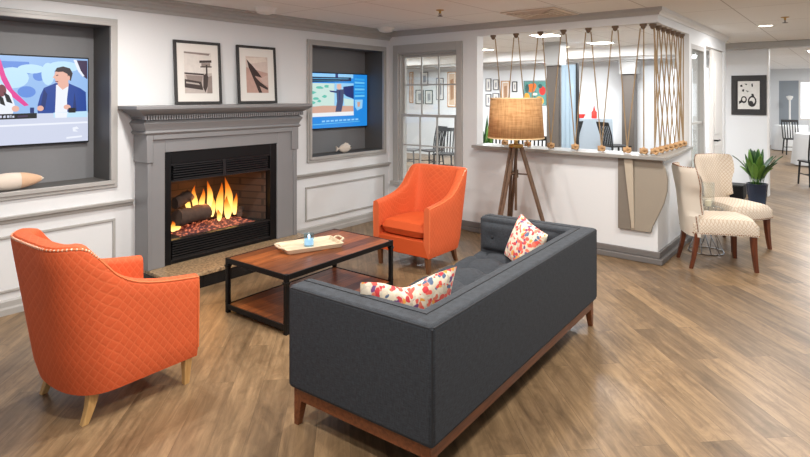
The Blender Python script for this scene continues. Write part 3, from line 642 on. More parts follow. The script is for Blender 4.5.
def flame(x, y, z, h, r, bend, lean):
    n1, n2 = 12, 10
    def fn(i, j):
        t_ = i / (n1 - 1); rr = r * (sin(pi * min(1, t_ * .92 + .08)) ** .8) * (1 - t_ * .55)
        cx_ = bend * sin(t_ * 4 + lean) * t_; a = 2 * pi * j / n2
        return (x + cx_ + rr * cos(a), y + .4 * bend * cos(t_ * 3) * t_ + rr * .6 * sin(a), z + h * t_)
    q.grid(fn, n1, n2, closev=True, uv=lambda i, j: (j / n2, i / (n1 - 1)))
for a in ((3.30, fy - .04, .40, .42, .062, .045, .3), (3.24, fy, .42, .34, .055, -.03, 1), (3.36, fy + .02, .40, .33, .05, .04, 2), (3.28, fy - .08, .40, .24, .05, .03, 1.6), (3.12, fy, .52, .28, .042, .03, .5), (3.05, fy + .02, .50, .22, .042, -.03, 1.4),
          (2.98, fy + .02, .52, .25, .040, .03, 2), (2.92, fy + .03, .52, .18, .035, -.04, .2), (3.18, fy + .05, .42, .28, .045, .03, .9), (2.70, fy - .08, .38, .1, .05, .02, 0), (2.75, fy - .06, .38, .08, .04, .02, 1), (3.44, fy + .04, .40, .22, .04, -.03, 1.2), (3.14, fy - .14, .41, .12, .035, .02, .8)): flame(*a)
fl = q.build('fire', FLAME, smooth=True, weld=False); tag(fl, 'orange and yellow flames rising from the logs', 'fire'); fl['kind'] = 'stuff'
pl = bpy.data.lights.new('fire_glow', 'POINT'); pl.energy = 9; pl.color = (1, .42, .14); pl.shadow_soft_size = .12
po = bpy.data.objects.new('fire_glow', pl); po.location = (3.05, fy - .03, .62); C.objects.link(po)

# ------------------------------------------------------------------ televisions
def poly_layer(q, pts, y, m, W, H):  # pts in screen fractions (u right, v down)
    o = len(q.v); q.v += [(-W / 2 + u * W, y, H / 2 - v * H) for u, v in pts]; q.f.append(tuple(range(o, o + len(pts)))); q.m.append(m)
def ell(cx, cy, rx, ry, n=14): return [(cx + rx * cos(2 * pi * k / n), cy - ry * sin(2 * pi * k / n)) for k in range(n)]
def rect(a, b, c, d): return [(a, b), (a, d), (c, d), (c, b)]
def tv(name, label, loc, W, H, layers, cols, strength=1.0):
    o = thing(name, label, 'television', loc)
    B().box(-W / 2 - .012, W / 2 + .012, .008, .05, -H / 2 - .014, H / 2 + .012).build('casing', BLACKM, o, bevel=.004)
    q = B(); q.box(-W / 2, W / 2, .002, .0085, -H / 2, H / 2, 0)
    for k, (pts, m) in enumerate(layers): poly_layer(q, pts, .0015 - .00025 * (k // 1) * .5, m, W, H)
    q.build('screen', [glow(name + '_c%d' % i, c, strength) for i, c in enumerate(cols)], o, weld=False)
    return o
# left: a talk-show desk; u = share of the screen width
def tu(x): return .48 + .52 * (x / 4.57) / 89
def tvv(y): return (y - 36) / 380
def P(*pts): return [(tu(x), tvv(y)) for x, y in pts]
def E_(x, y, rx, ry): return [(tu(x + rx * cos(2 * pi * k / 16)), tvv(y - ry * sin(2 * pi * k / 16))) for k in range(16)]
c1 = [(150, 188, 236), (24, 66, 150), (236, 240, 250), (232, 178, 160), (44, 32, 40), (226, 60, 150), (206, 212, 232), (10, 12, 18), (60, 44, 78), (96, 140, 220), (190, 226, 248), (120, 60, 70), (18, 46, 112)]
ly = [(P((0, 60), (130, 60), (140, 110), (60, 130)), 9), (E_(60, 130, 70, 45), 10), (E_(175, 120, 28, 22), 9), (E_(120, 190, 40, 25), 9), (E_(140, 90, 60, 20), 10), (E_(290, 75, 75, 24), 10), (E_(215, 110, 30, 50), 10),
      (P((345, 44), (404, 44), (404, 130), (385, 118), (362, 88)), 8), (P((335, 42), (350, 42), (372, 92), (390, 116), (380, 118), (358, 94)), 2),
      (P((0, 40), (12, 60), (30, 120), (60, 180), (130, 248), (110, 252), (50, 205), (14, 140), (0, 95)), 5), (rect(0, .05, .47, .66), 9), (ell(.2, .45, .12, .22), 10), (ell(.33, .3, .09, .16), 1),
      (P((0, 150), (24, 165), (55, 200), (70, 250), (60, 285), (0, 285)), 2), (E_(14, 185, 20, 26), 11), (P((22, 190), (45, 205), (60, 240), (35, 232)), 7), (P((4, 205), (20, 215), (30, 250), (8, 240)), 7), (E_(72, 262, 16, 13), 3),
      (P((168, 248), (180, 205), (196, 172), (250, 150), (312, 150), (368, 172), (396, 190), (400, 284), (168, 284)), 1), (P((196, 176), (212, 200), (200, 270), (180, 262)), 12), (P((340, 190), (352, 280), (330, 280)), 12),
      (P((252, 158), (312, 152), (303, 225), (306, 300), (246, 300), (250, 220)), 2), (P((262, 130), (308, 130), (312, 162), (282, 180), (260, 160)), 3), (E_(277, 118, 33, 40), 3), (P((246, 98), (255, 82), (285, 74), (318, 82), (331, 104), (322, 140), (308, 128), (306, 108), (284, 98), (262, 100)), 4), (E_(312, 126, 6, 11), 3),
      (P((246, 112), (236, 126), (248, 130)), 3), (P((252, 114), (262, 112), (262, 116), (252, 118)), 4), (P((246, 142), (262, 141), (262, 145), (250, 146)), 11),
      (E_(180, 262, 15, 12), 3), (E_(304, 258, 17, 11), 3), (rect(0, .655, 1, 1), 6), (P((240, 282), (404, 278), (404, 306), (240, 304)), 10), (P((246, 282), (306, 282), (302, 306), (248, 306)), 2), (P((310, 262), (345, 262), (345, 284), (310, 284)), 7), (P((134, 258), (152, 258), (152, 282), (134, 282)), 12),
      (P((0, 284), (164, 282), (164, 305), (0, 307)), 7), (P((0, 330), (404, 326), (404, 334), (0, 338)), 2),
      (P((330, 352), (350, 348), (362, 358), (342, 362), (358, 372), (332, 370)), 2), (P((300, 394), (376, 390), (376, 398), (300, 402)), 2), (P((20, 294), (24, 290), (30, 290), (30, 300), (20, 300)), 6), (P((36, 290), (46, 290), (46, 300), (36, 300)), 6), (P((50, 288), (54, 288), (54, 300), (50, 300)), 6), (P((0, 290), (14, 290), (14, 300), (0, 300)), 6), (P((58, 292), (66, 292), (66, 300), (58, 300)), 6), (P((80, 292), (124, 290), (124, 298), (80, 300)), 8)]
TV1 = tv('television', 'large television showing a man in a blue suit at a desk', (1.442, 5.215, 1.602), 1.262, .71, ly, c1, .88)
def b2(x): return (x - 62) / 408
def v2(y): return (y - 62) / 366
def P2(*pts): return [(b2(x), v2(y)) for x, y in pts]
c2 = [(30, 140, 228), (14, 36, 76), (206, 232, 224), (96, 196, 178), (64, 72, 110), (20, 40, 110), (214, 168, 148), (240, 244, 248), (110, 200, 246), (60, 170, 240), (150, 210, 250), (40, 130, 150), (226, 186, 170)]
l2 = [(P2((64, 66), (380, 62), (380, 90), (64, 95)), 10), (P2((64, 128), (266, 128), (266, 280), (64, 285)), 2)]
rnd = random.Random(3)
for k in range(16):
    x, y = rnd.uniform(75, 240), rnd.uniform(138, 265); l2.append(([(b2(x + rnd.uniform(9, 20) * cos(a)), v2(y + rnd.uniform(6, 12) * sin(a))) for a in [i * pi / 4 for i in range(8)]], 3))
l2 += [(P2((266, 125), (382, 125), (382, 345), (266, 345)), 10), (P2((318, 150), (382, 140), (382, 235), (335, 215), (318, 195)), 5), (P2((320, 230), (382, 240), (382, 285), (325, 280)), 2), (P2((235, 176), (290, 182), (290, 196), (240, 186)), 5), (P2((110, 288), (200, 278), (380, 284), (382, 325), (110, 328)), 6),
       (P2((276, 170), (322, 168), (318, 250), (306, 322), (270, 322), (280, 250)), 4), (P2((280, 132), (304, 130), (308, 160), (292, 172), (278, 160)), 12), (P2((292, 178), (300, 178), (298, 240), (292, 240)), 5), (P2((60, 328), (382, 322), (382, 350), (60, 352)), 7),
       (P2((80, 88), (366, 84), (366, 110), (80, 126)), 1), (P2((270, 62), (286, 62), (286, 88), (270, 88)), 5), (P2((92, 98), (350, 93), (350, 96), (92, 101)), 8), (P2((100, 112), (300, 106), (300, 109), (100, 115)), 11)]
for k in range(6): l2.append((P2((388, 88 + k * 24), (452, 92 + k * 23), (452, 104 + k * 23), (388, 102 + k * 24)), 8 if k % 2 else 9))
l2 += [(P2((388, 240), (440, 240), (436, 300), (404, 318), (390, 290)), 10), (P2((404, 256), (424, 256), (420, 290), (406, 292)), 6), (P2((62, 336), (96, 334), (96, 362), (62, 366)), 11), (P2((66, 340), (92, 338), (92, 358), (66, 362)), 10)]
for k in range(9): l2.append((P2((192 + k * 25, 378 - k * .5), (210 + k * 25, 377 - k * .5), (210 + k * 25, 388 - k * .5), (192 + k * 25, 389 - k * .5)), 10))
l2 += [(P2((70, 402), (420, 392), (420, 396), (70, 407)), 8)]
TV2 = tv('television', 'smaller looking television with a blue news screen beside the window', (5.032, 5.205, 1.575), 1.23, .69, l2, c2, .82)
for o_, (a, b), z in ((TV1, N1, 1.6), (TV2, N2, 1.575)):
    y = o_.location.y
    B().box(-.2, .2, .05, ND - y - .001, -.15, .15).build('wall_bracket', BLACK, o_)

# ------------------------------------------------------------------ fish ornaments
def fish(loc, rz, length, h, d, label, tan):
    o = thing('fish_ornament', label, 'ornament', loc, rz)
    q = B(); n1, n2 = 22, 14
    def fn(i, j):
        t_ = i / (n1 - 1); r = (sin(pi * t_ ** .9) ** .62) if 0 < t_ < 1 else 0; a = 2 * pi * j / n2
        return (-length / 2 + length * t_, d / 2 * max(r, .02) * cos(a), h / 2 + h / 2 * max(r, .02) * sin(a))
    q.grid(fn, n1, n2, closev=True); b_ = q.build('body', FISHW, o, smooth=True)
    if tan:
        q = B(); q.grid(lambda i, j: tuple(Vector(fn(13 + i, j)) * 1.0 + Vector((0, (fn(13 + i, j)[1]) * .03, (fn(13 + i, j)[2] - h / 2) * .03))), 8, n2, closev=True); q.build('tip', FISHT, o, smooth=True)
    else:
        q = B(); x0 = -length / 2
        q.prism([(x0 + .02, h * .52), (x0 - .02, h * .62), (x0 - .055, h * .82), (x0 - .045, h * .5), (x0 - .055, h * .2), (x0 - .02, h * .4)], 'y', -.008, .008); q.build('tail', FISHW, o, bevel=.003)
        q = B(); q.prism([(-.04, h * .97), (0, h * 1.12), (.06, h * 1.0), (.05, h * .9), (-.02, h * .9)], 'y', -.005, .005); q.build('fin', FISHW, o, bevel=.002)
        q = B()
        for s_ in (-1, 1): q.ball((length * .36, s_ * d * .30, h * .58), .008)
        q.build('eye', BLACKM, o)
    return o
fish((1.455, 5.03, NZ[0] + .001), R(2), 0.44, .135, .09, 'cream and tan fish ornament below the man on the television', True)
fish((5.08, 5.06, NZ[0] + .001), R(4), .24, .112, .06, 'small bleached fish ornament under the blue news screen', False)

# ------------------------------------------------------------------ pictures
def framed(name, label, loc, rz, W, H, fw, mw, layers, cols, tilt=0, depth=.022, fm=FRAMEB, mat=MATB, glass=False):
    """front faces local -y, base on z = 0"""
    o = thing(name, label, 'picture', loc, rz); o.rotation_euler = (tilt, 0, rz)
    q = B(); q.box(-W / 2, W / 2, 0, depth, 0, fw); q.box(-W / 2, W / 2, 0, depth, H - fw, H); q.box(-W / 2, -W / 2 + fw, 0, depth, fw, H - fw); q.box(W / 2 - fw, W / 2, 0, depth, fw, H - fw)
    q.build('frame', fm, o, bevel=.002)
    q = B(); q.box(-W / 2 + fw, W / 2 - fw, .012, .018, fw, H - fw); q.build('mat_board', mat, o)
    pw, ph = W - 2 * fw - 2 * mw, H - 2 * fw - 2 * mw * 1.05; zc = H / 2
    q = B(); q.box(-pw / 2, pw / 2, .010, .0121, zc - ph / 2, zc + ph / 2)
    for k, (pts, m) in enumerate(layers):
        oo = len(q.v); q.v += [(-pw / 2 + u * pw, .0098 - .00015 * k, zc + ph / 2 - v * ph) for u, v in pts]; q.f.append(tuple(range(oo, oo + len(pts)))); q.m.append(m)
    q.build('print', [plain(name + '_ink%d' % i, c, .7, var=.12, scale=30) for i, c in enumerate(cols)], o, weld=False)
    return o
mz = 1.553
lay1 = [([(0, .55), (1, .5), (1, 1), (0, 1)], 1), ([(.55, .2), (1, .18), (1, .24), (.55, .26)], 2), ([(.62, .26), (.95, .25), (.95, .34), (.62, .34)], 3), ([(.58, .34), (1, .33), (1, .36), (.58, .37)], 2), ([(.78, .3), (.84, .3), (.84, .6), (.78, .6)], 2),
        ([(0, .5), (.7, .52), (.7, .56), (0, .54)], 2), ([(.05, .56), (.66, .58), (.62, .72), (.1, .68)], 3), ([(0, .66), (.6, .72), (.66, .92), (0, .86)], 2), ([(.05, .72), (.5, .76), (.55, .8), (.05, .76)], 4), ([(.68, .56), (.82, .5), (.9, .7), (.74, .98), (.66, .86)], 2), ([(.86, .6), (1, .56), (1, 1), (.8, 1)], 3), ([(0, 0), (.95, .02), (.9, .07), (0, .04)], 3)]
framed('framed_photograph', 'dark framed photograph of boats at a pier leaning above the fire, nearer the large television', (2.945, 4.884, mz + .004), 0, .49, .605, .026, .075, lay1, [(226, 220, 214), (196, 184, 178), (70, 60, 58), (150, 136, 130), (190, 180, 174)], R(-3.5))
lay2 = [([(0, .3), (1, .45), (1, 1), (0, 1)], 1), ([(.02, .06), (.5, .4), (.72, .58), (.3, .52), (.12, .3)], 2), ([(.1, .28), (.2, .26), (.62, .86), (.7, 1), (.55, 1), (.42, .78)], 2), ([(.4, .56), (.62, .7), (.98, .86), (.96, .92), (.55, .8)], 2), ([(.6, .6), (1, .5), (1, .8), (.8, .76)], 3), ([(0, .06), (.9, .0), (.95, .12), (.2, .2)], 4)]
framed('framed_photograph', 'dark framed sepia photograph of sharp sails leaning on the mantel, nearer the blue news screen', (3.625, 4.884, mz + .004), 0, .49, .605, .026, .082, lay2, [(218, 200, 190), (196, 160, 148), (62, 46, 44), (206, 178, 168), (232, 218, 206)], R(-3.5))
layp = [(ell(.66, .72, .2, .2), 1), (ell(.66, .70, .13, .12), 0), (ell(.6, .8, .12, .1), 1), ([(.62, .45), (.72, .45), (.76, .56), (.64, .56)], 1), (ell(.28, .66, .14, .13), 1), (ell(.28, .65, .08, .07), 0), ([(.05, .72), (.2, .66), (.24, .74), (.06, .82)], 1), ([(.1, .14), (.2, .12), (.22, .2), (.12, .2)], 1), ([(.2, .3), (.3, .28), (.28, .38), (.2, .36)], 1), ([(.3, .08), (.44, .1), (.4, .15)], 1), ([(.62, .1), (.68, .08), (.7, .2), (.64, .2)], 1), ([(.36, .32), (.52, .36), (.44, .4)], 2)]
framed('framed_drawing', 'black and white drawing in a wide dark frame on the hall wall', (XP - .024, 1.375, 1.318), R(-90), .50, .655, .07, .025, layp, [(226, 224, 220), (40, 38, 38), (120, 118, 116)], 0, .022, FRAMEB, FRAMEB)
def far_pic(px, py0, w_, z0, z1, frame, cols, label, layers=()):
    framed('framed_print', label, (XB - .024, py0, z0), R(-90), w_, z1 - z0, .022, .03 if not layers else .004, layers or [([(.2, .2), (.8, .15), (.85, .8), (.25, .85)], 1)], cols, 0, .022, frame)
TANF = plain('tan_frame', (196, 146, 98), .5); GRF = plain('grey_frame', (116, 116, 118), .5)
G2 = [(214, 214, 214), (150, 150, 154)]; T2 = [(214, 186, 160), (170, 130, 100)]
far_pic(0, 7.364, .165, 1.75, 2.08, GRF, G2, 'small grey framed print, topmost left of the cluster behind the rope screen')
far_pic(0, 7.146, .16, 1.78, 2.05, GRF, G2, 'pale grey framed print, second along the top row behind the rope screen')
far_pic(0, 7.364, .165, 1.36, 1.68, GRF, G2, 'small grey framed print under the topmost left one behind the rope screen')
far_pic(0, 7.145, .19, 1.36, 1.70, GRF, G2, 'grey framed print in the lower row just above the lampshade rim')
far_pic(0, 6.874, .24, 1.46, 2.01, TANF, T2, 'large tan framed print above the lampshade behind the ropes')
far_pic(0, 6.615, .14, 1.73, 1.99, FRAMEB, G2, 'black framed print between the tan print and the bright flower painting')
far_pic(0, 6.066, .60, 1.40, 2.0, plain('thin_canvas_edge', (90, 130, 130), .6), [(92, 150, 142), (238, 116, 46), (214, 54, 48), (236, 160, 60), (56, 96, 92), (226, 226, 200)],
        'bright orange and teal flower painting beside the taupe column', [(ell(.32, .28, .2, .2), 1), (ell(.45, .2, .12, .14), 1), (ell(.85, .4, .16, .2), 2), (ell(.75, .2, .1, .1), 4), (ell(.12, .3, .1, .2), 4), (ell(.1, .75, .16, .26), 3), (ell(.7, .85, .22, .2), 3), (ell(.45, .7, .14, .2), 0), ([(.34, .45), (.38, .45), (.42, .9), (.38, .9)], 4), ([(.5, .4), (.54, .42), (.5, .8), (.46, .8)], 4), (ell(.5, .55, .12, .06), 5)])
far_pic(0, 9.886, .13, 1.43, 2.31, TANF, T2, 'narrow tan framed print at the far side of the sash window')
far_pic(0, 9.422, .26, 1.91, 2.30, GRF, G2, 'grey framed print high behind the upper sash')
far_pic(0, 9.59, .28, 1.40, 1.80, FRAMEB, G2, 'dark framed print behind the upper sash, further from the rope screen')
far_pic(0, 9.266, .26, 1.40, 1.79, FRAMEB, G2, 'dark framed print behind the upper sash, nearer the rope screen')
far_pic(0, 8.891, .25, 1.52, 2.12, GRF, G2, 'tall grey framed print behind the middle of the upper sash')
far_pic(0, 8.495, .28, 1.33, 2.28, TANF, T2, 'large tan framed print behind the sash window')

# ------------------------------------------------------------------ armchairs
def smooth_interp(tab, x):
    for (a, va), (b, vb) in zip(tab, tab[1:]):
        if x <= b:
            k = max(0, min(1, (x - a) / (b - a))); k = k * k * (3 - 2 * k) if True else k; return va + (vb - va) * k
    return tab[-1][1]
def lerp_tab(tab, x):
    if x <= tab[0][0]: return tab[0][1]
    for (a, va), (b, vb) in zip(tab, tab[1:]):
        if x <= b: return va + (vb - va) * (x - a) / (b - a)
    return tab[-1][1]
def plan(nst, fxr, hy, bx, ex):
    """horseshoe from the right front corner round the back to the left front corner"""
    pts = []; xs = -.08
    for i in range(9): pts.append((fxr + (xs - fxr) * i / 9, -hy))
    for i in range(nst + 1):
        a = -pi / 2 - pi * i / nst; c_, s_ = cos(a), sin(a)
        pts.append((xs + (xs - bx) * (abs(c_) ** (2 / ex)) * (1 if c_ > 0 else -1), hy * (abs(s_) ** (2 / ex)) * (1 if s_ > 0 else -1)))
    for i in range(8, -1, -1): pts.append((fxr + (xs - fxr) * i / 9, hy))
    return pts
TOP = [(-.4, .905), (-.26, .915), (-.205, .905), (-.165, .855), (-.11, .775), (-.05, .715), (.03, .672), (.12, .648), (.22, .632), (.36, .615)]
def armchair(label, loc, rz, legm):
    o = thing('tub_armchair', label, 'armchair', loc, rz, None)
    hy = .345; fxr = .355; zb = .148
    op = plan(30, fxr, hy, -.305, 2.5); opt = plan(30, fxr, hy, -.325, 4.2); n = len(op)
    cum = [0]
    for a, b in zip(op, op[1:]): cum.append(cum[-1] + math.dist(a, b))
    def nrm(i):
        a = op[max(0, i - 1)]; b = op[min(n - 1, i + 1)]; tx, ty = b[0] - a[0], b[1] - a[1]; l = math.hypot(tx, ty); return (ty / l, -tx / l)
    prof = []
    secs = []
    for i, (x, y) in enumerate(op):
        nx, ny = nrm(i)
        if nx * (-.05 - x) + ny * (-y) < 0: nx, ny = -nx, -ny
        zt = lerp_tab(TOP, opt[i][0]); wb = max(0, min(1, (.12 - x) / .42)); th = .068 + .04 * wb
        lean = .105 * wb
        def pt(off, z):
            k_ = max(0, min(1, (z - zb) / .7)); px, py = x + (opt[i][0] - x) * k_ + nx * off, y + (opt[i][1] - y) * k_ + ny * off
            if z > .30 and off > .01 and wb > 0: pass
            flare = 1 - .045 * (1 - (z - zb) / .75)
            return (px - lean * (z - .17) if True else px, py * flare, z)
        c_ = []
        c_.append((pt(.012, zb), 0, zb))
        for k in range(1, 9):
            z = zb + (zt - .03 - zb) * k / 8; c_.append((pt(0, z), 0, z))
        c_.append((pt(.006, zt - .012), 0, zt)); c_.append((pt(.02, zt), 0, zt + .01)); c_.append((pt(th - .022, zt), 0, zt + th)); c_.append((pt(th - .006, zt - .012), 0, zt + th + .01))
        for k in range(0, 7):
            z = zt - .035 + (.28 - zt + .035) * k / 6; c_.append((pt(th + .02 * wb * sin(pi * k / 6), z), 0, 2 * zt + th - z))
        secs.append(c_)
    m = len(secs[0]); q = B()
    q.grid(lambda i, j: secs[i][j][0], n, m, uv=lambda i, j: (cum[i], secs[i][j][2]))
    for i in (0, n - 1): q.add([p[0] for p in secs[i]], [tuple(range(m))])
    q.build('shell', ORANGE, o, smooth=True)
    # cord along the rim and round the front edge of the arms, pale nail heads on the back rim
    rim = [secs[i][9][0] for i in range(n)]
    q = B(); q.tube([secs[0][1][0]] + [secs[0][k][0] for k in (3, 5, 7)] + rim + [secs[-1][k][0] for k in (7, 5, 3, 1)], .0055, 6); q.build('piping', PIPING, o, smooth=True)
    q = B()
    for i in range(n - 1):
        if min(rim[i][2], rim[i + 1][2]) < .80: continue
        d = math.dist(rim[i], rim[i + 1]); k_ = max(1, int(d / .014))
        for k in range(k_):
            p = Vector(rim[i]).lerp(Vector(rim[i + 1]), k / k_); q.ball(p, .0065, n=5)
    q.build('nail_trim', NAIL, o, smooth=True)
    # deck and apron between the arms
    q = B(); ins = [(x * .985 if x > 0 else x * .93 + .012, y * .93) for x, y in op]
    q.prism(ins, 'z', zb + .004, .30); q.build('apron', ORANGEP, o, bevel=.008)
    # cushion
    q = B(); nu, nv = 18, 18; x0, x1, hw, z0, z1 = -.225, .352, .268, .305, .45
    def cush(side):
        def fn(i, j):
            u = -1 + 2 * i / (nu - 1); v = -1 + 2 * j / (nv - 1); e_ = (1 - abs(u) ** 6) * (1 - abs(v) ** 6)
            r = 1 - .03 * (1 - e_)
            return ((x0 + x1) / 2 + (x1 - x0) / 2 * u * r, hw * v * r * (1 if u > -.4 else 1 - .12 * ((-.4 - u) / .6) ** 2), (z0 + z1) / 2 + side * ((z1 - z0) / 2 * max(0, e_) ** .28 + .018 * (1 - u * u) * (1 - v * v) * (side > 0)))
        return fn
    q.grid(cush(1), nu, nv); q.grid(cush(-1), nu, nv); ob = q.build('seat_cushion', ORANGEP, o, smooth=True)
    def leg(xb, yb, xt, yt, wt, wb_):
        pts = []
        q = B(); nseg = 5
        rings = []
        for k in range(nseg + 1):
            t_ = k / nseg; cx_ = xb + (xt - xb) * (1 - (1 - t_) ** 1.6); cy_ = yb + (yt - yb) * t_; w_ = (wb_ + (wt - wb_) * t_) / 2; z = (zb + .01) * t_
            rings.append([(cx_ - w_, cy_ - w_, z), (cx_ + w_, cy_ - w_, z), (cx_ + w_, cy_ + w_, z), (cx_ - w_, cy_ + w_, z)])
        q.grid(lambda i, j: rings[i][j], nseg + 1, 4, closev=True); q.add(rings[0], [(3, 2, 1, 0)]); q.add(rings[-1], [(0, 1, 2, 3)])
        q.build('leg', legm, o, bevel=.003)
    for s_ in (-1, 1): leg(.305, s_ * .285, .31, s_ * .285, .048, .03); leg(-.225, s_ * .245, -.18, s_ * .235, .052, .032)
    return o
armchair('orange quilted armchair with pale legs toned as lit, its back to the camera', (1.39, 3.25, 0), R(2), LEG_LIT)
armchair('orange quilted armchair with dark legs toned as shaded facing the coffee table by the window', (4.44, 3.345, 0), R(181), LEG_SHADED)

# ------------------------------------------------------------------ sofa
SL, SD, SH, SB = 2.13, .865, .695, .185
so = thing('sofa', 'charcoal grey button tufted sofa on a walnut plinth', 'sofa', (1.85, 1.343, 0), R(2.5))
AT = .155
q = B(); q.prism([(0, 0), (SL, 0), (SL, SD), (SL - AT, SD), (SL - AT, AT), (AT, AT), (AT, SD), (0, SD)], 'z', SB, SH); q.build('back_and_arm_frame', SOFA, so, bevel=.022, seg=3)
q = B(); q.box(AT, SL - AT, AT, SD - .01, SB, .29); q.build('seat_deck', SOFA, so, bevel=.01)
# seams
q = B(); z = SH - .002
def seam(pts): q.tube(pts, .0042, 6)
seam([(.004, SD - .02, SH - .012), (.004, .02, SH - .012), (.018, .004, SH - .012), (SL - .018, .004, SH - .012), (SL - .004, .02, SH - .012), (SL - .004, SD - .02, SH - .012)])
for x, y in ((.006, .006), (SL - .006, .006), (.004, SD - .012), (SL - .004, SD - .012)): seam([(x, y, SB + .02), (x, y, SH - .015)])
seam([(AT * .62, SD - .02, z + .002), (AT * .62, AT * .62, z + .002), (SL - AT * .62, AT * .62, z + .002), (SL - AT * .62, SD - .02, z + .002)])
q.build('piping', SOFAS, so, smooth=True)
def tuft_sheet(fn, nu, nv, buttons, depth, rad):
    def f(i, j):
        u, v = i / (nu - 1), j / (nv - 1); d = 0
        for bu, bv in buttons: d += math.exp(-(((u - bu[0]) / rad[0]) ** 2 + ((v - bu[1]) / rad[1]) ** 2)) if False else 0
        return fn(u, v)
    return f
def cushion_box(name, x0, x1, y0, y1, z0, z1, bx, by):
    q = B(); nu, nv = 12 * bx + 1, 10 * by + 1
    btn = [((i + .5) / bx, (j + .5) / by) for i in range(bx) for j in range(by)]
    def top(u, v):
        e_ = min(1, min(u, 1 - u) * (x1 - x0) / .035) ** .5 * min(1, min(v, 1 - v) * (y1 - y0) / .035) ** .5
        d = sum(math.exp(-(((u - a) * (x1 - x0)) ** 2 + ((v - b) * (y1 - y0)) ** 2) / .0045) for a, b in btn)
        fold = .012 * (abs(sin(pi * u * bx)) * abs(sin(pi * v * by))) * -1 + .006
        return (x0 + (x1 - x0) * u, y0 + (y1 - y0) * v, z0 + (z1 - z0) * (.62 + .38 * e_) - .038 * d - .012 * max(math.exp(-(((u * bx) % 1 - .5) / .07) ** 2), math.exp(-(((v * by) % 1 - .5) / .07) ** 2)))
    q.grid(lambda i, j: top(i / (nu - 1), j / (nv - 1)), nu, nv)
    edge = []
    for i in range(nu): edge.append(top(i / (nu - 1), 0))
    for j in range(1, nv): edge.append(top(1, j / (nv - 1)))
    for i in range(nu - 2, -1, -1): edge.append(top(i / (nu - 1), 1))
    for j in range(nv - 2, 0, -1): edge.append(top(0, j / (nv - 1)))
    q.add(edge + [(p[0], p[1], z0) for p in edge], [(k, (k + 1) % len(edge), len(edge) + (k + 1) % len(edge), len(edge) + k) for k in range(len(edge))])
    ob = q.build(name, SOFA, so, smooth=True)
    for a, b in btn:
        p = top(a, b); bq = B(); bq.ball((p[0], p[1], p[2] + .004), .013, .013, .006, 8); bq.build('button', SOFAS, ob, smooth=True)
mid = (AT + SL - AT) / 2
cushion_box('seat_cushion', AT + .12, SL - AT - .004, AT + .09, SD + .0, .30, .445, 6, 3)
def back_pad(x0, x1, along):
    q = B(); n1, n2 = 49, 13; z0, z1 = .44, SH - .035
    bt = [((i + .5) / (6 if along == 'x' else 3), .5) for i in range(6 if along == 'x' else 3)]
    def fn(u, v):
        e_ = min(1, min(u, 1 - u) * 12) ** .5 * min(1, min(v, 1 - v) * 5) ** .5
        L0 = x1 - x0; d = sum(math.exp(-(((u - a) * L0) ** 2 + ((v - b) * (z1 - z0)) ** 2) / .0014) for a, b in bt)
        return x0 + L0 * u, .055 * e_ - .028 * d, z0 + (z1 - z0) * v
    return fn, n1, n2, bt
fn, n1, n2, bt = back_pad(AT + .06, SL - AT - .06, 'x')
q = B(); q.grid(lambda i, j: (fn(i / (n1 - 1), j / (n2 - 1))[0], AT - .002 + fn(i / (n1 - 1), j / (n2 - 1))[1], fn(i / (n1 - 1), j / (n2 - 1))[2]), n1, n2)
pad = q.build('back_pad', SOFA, so, smooth=True)
for a, b in bt: x, d, z = fn(a, b); bq = B(); bq.ball((x, AT + d + .003, z), .012, .006, .012, 8); bq.build('button', SOFAS, pad, smooth=True)
for s_, xb in ((1, AT), (-1, SL - AT)):
    fn, n1, n2, bt = back_pad(AT + .06, SD - .01, 'y')
    q = B(); q.grid(lambda i, j: (xb + s_ * (fn(i / (n1 - 1), j / (n2 - 1))[1] * .5 - .002), fn(i / (n1 - 1), j / (n2 - 1))[0], fn(i / (n1 - 1), j / (n2 - 1))[2]), n1, n2)
    pad = q.build('arm_pad', SOFA, so, smooth=True)
    for a, b in bt: y, d, z = fn(a, b); bq = B(); bq.ball((xb + s_ * (d * .5 + .002), y, z), .006, .012, .012, 8); bq.build('button', SOFAS, pad, smooth=True)
q = B(); i_ = .022
q.box(i_, SL - i_, i_, i_ + .03, .125, SB + .001); q.box(i_, SL - i_, SD - i_ - .03, SD - i_, .125, SB + .001); q.box(i_, i_ + .03, i_ + .03, SD - i_ - .03, .125, SB + .001); q.box(SL - i_ - .03, SL - i_, i_ + .03, SD - i_ - .03, .125, SB + .001)
q.build('plinth', WALNUT, so, bevel=.003)
for x, y in ((i_, i_), (SL - i_, i_), (i_, SD - i_), (SL - i_, SD - i_)):
    sx = 1 if x < 1 else -1; sy = 1 if y < .4 else -1; a, b = .058, .030
    X0, Y0 = x - .001 * sx, y - .001 * sy
    q = B(); q.hexa([(X0, Y0, 0), (X0 + sx * b, Y0, 0), (X0 + sx * b, Y0 + sy * b, 0), (X0, Y0 + sy * b, 0)], [(X0, Y0, .18), (X0 + sx * a, Y0, .18), (X0 + sx * a, Y0 + sy * a, .18), (X0, Y0 + sy * a, .18)])
    q.build('leg', WALNUT, so, bevel=.003)
def pillow(label, loc, rot, size, T, chop=0):
    o = B(); nu = 25
    def fn(side):
        def f(i, j):
            u = -1 + 2 * i / (nu - 1); v = -1 + 2 * j / (nu - 1)
            x = size / 2 * u * (1 - .07 * (1 - v * v)); z = size / 2 * v * (1 - .07 * (1 - u * u))
            if v > 0: z -= chop * math.exp(-(u / .45) ** 2) * v
            e_ = max(0, (1 - u ** 2) * (1 - v ** 2)) ** .42
            return (x, side * T * e_, z)
        return f
    o.grid(fn(1), nu, nu); o.grid(fn(-1), nu, nu)
    b_ = o.build('throw_pillow', FLORAL, smooth=True); b_.location = loc; b_.rotation_euler = rot
    return tag(b_, label, 'pillow')
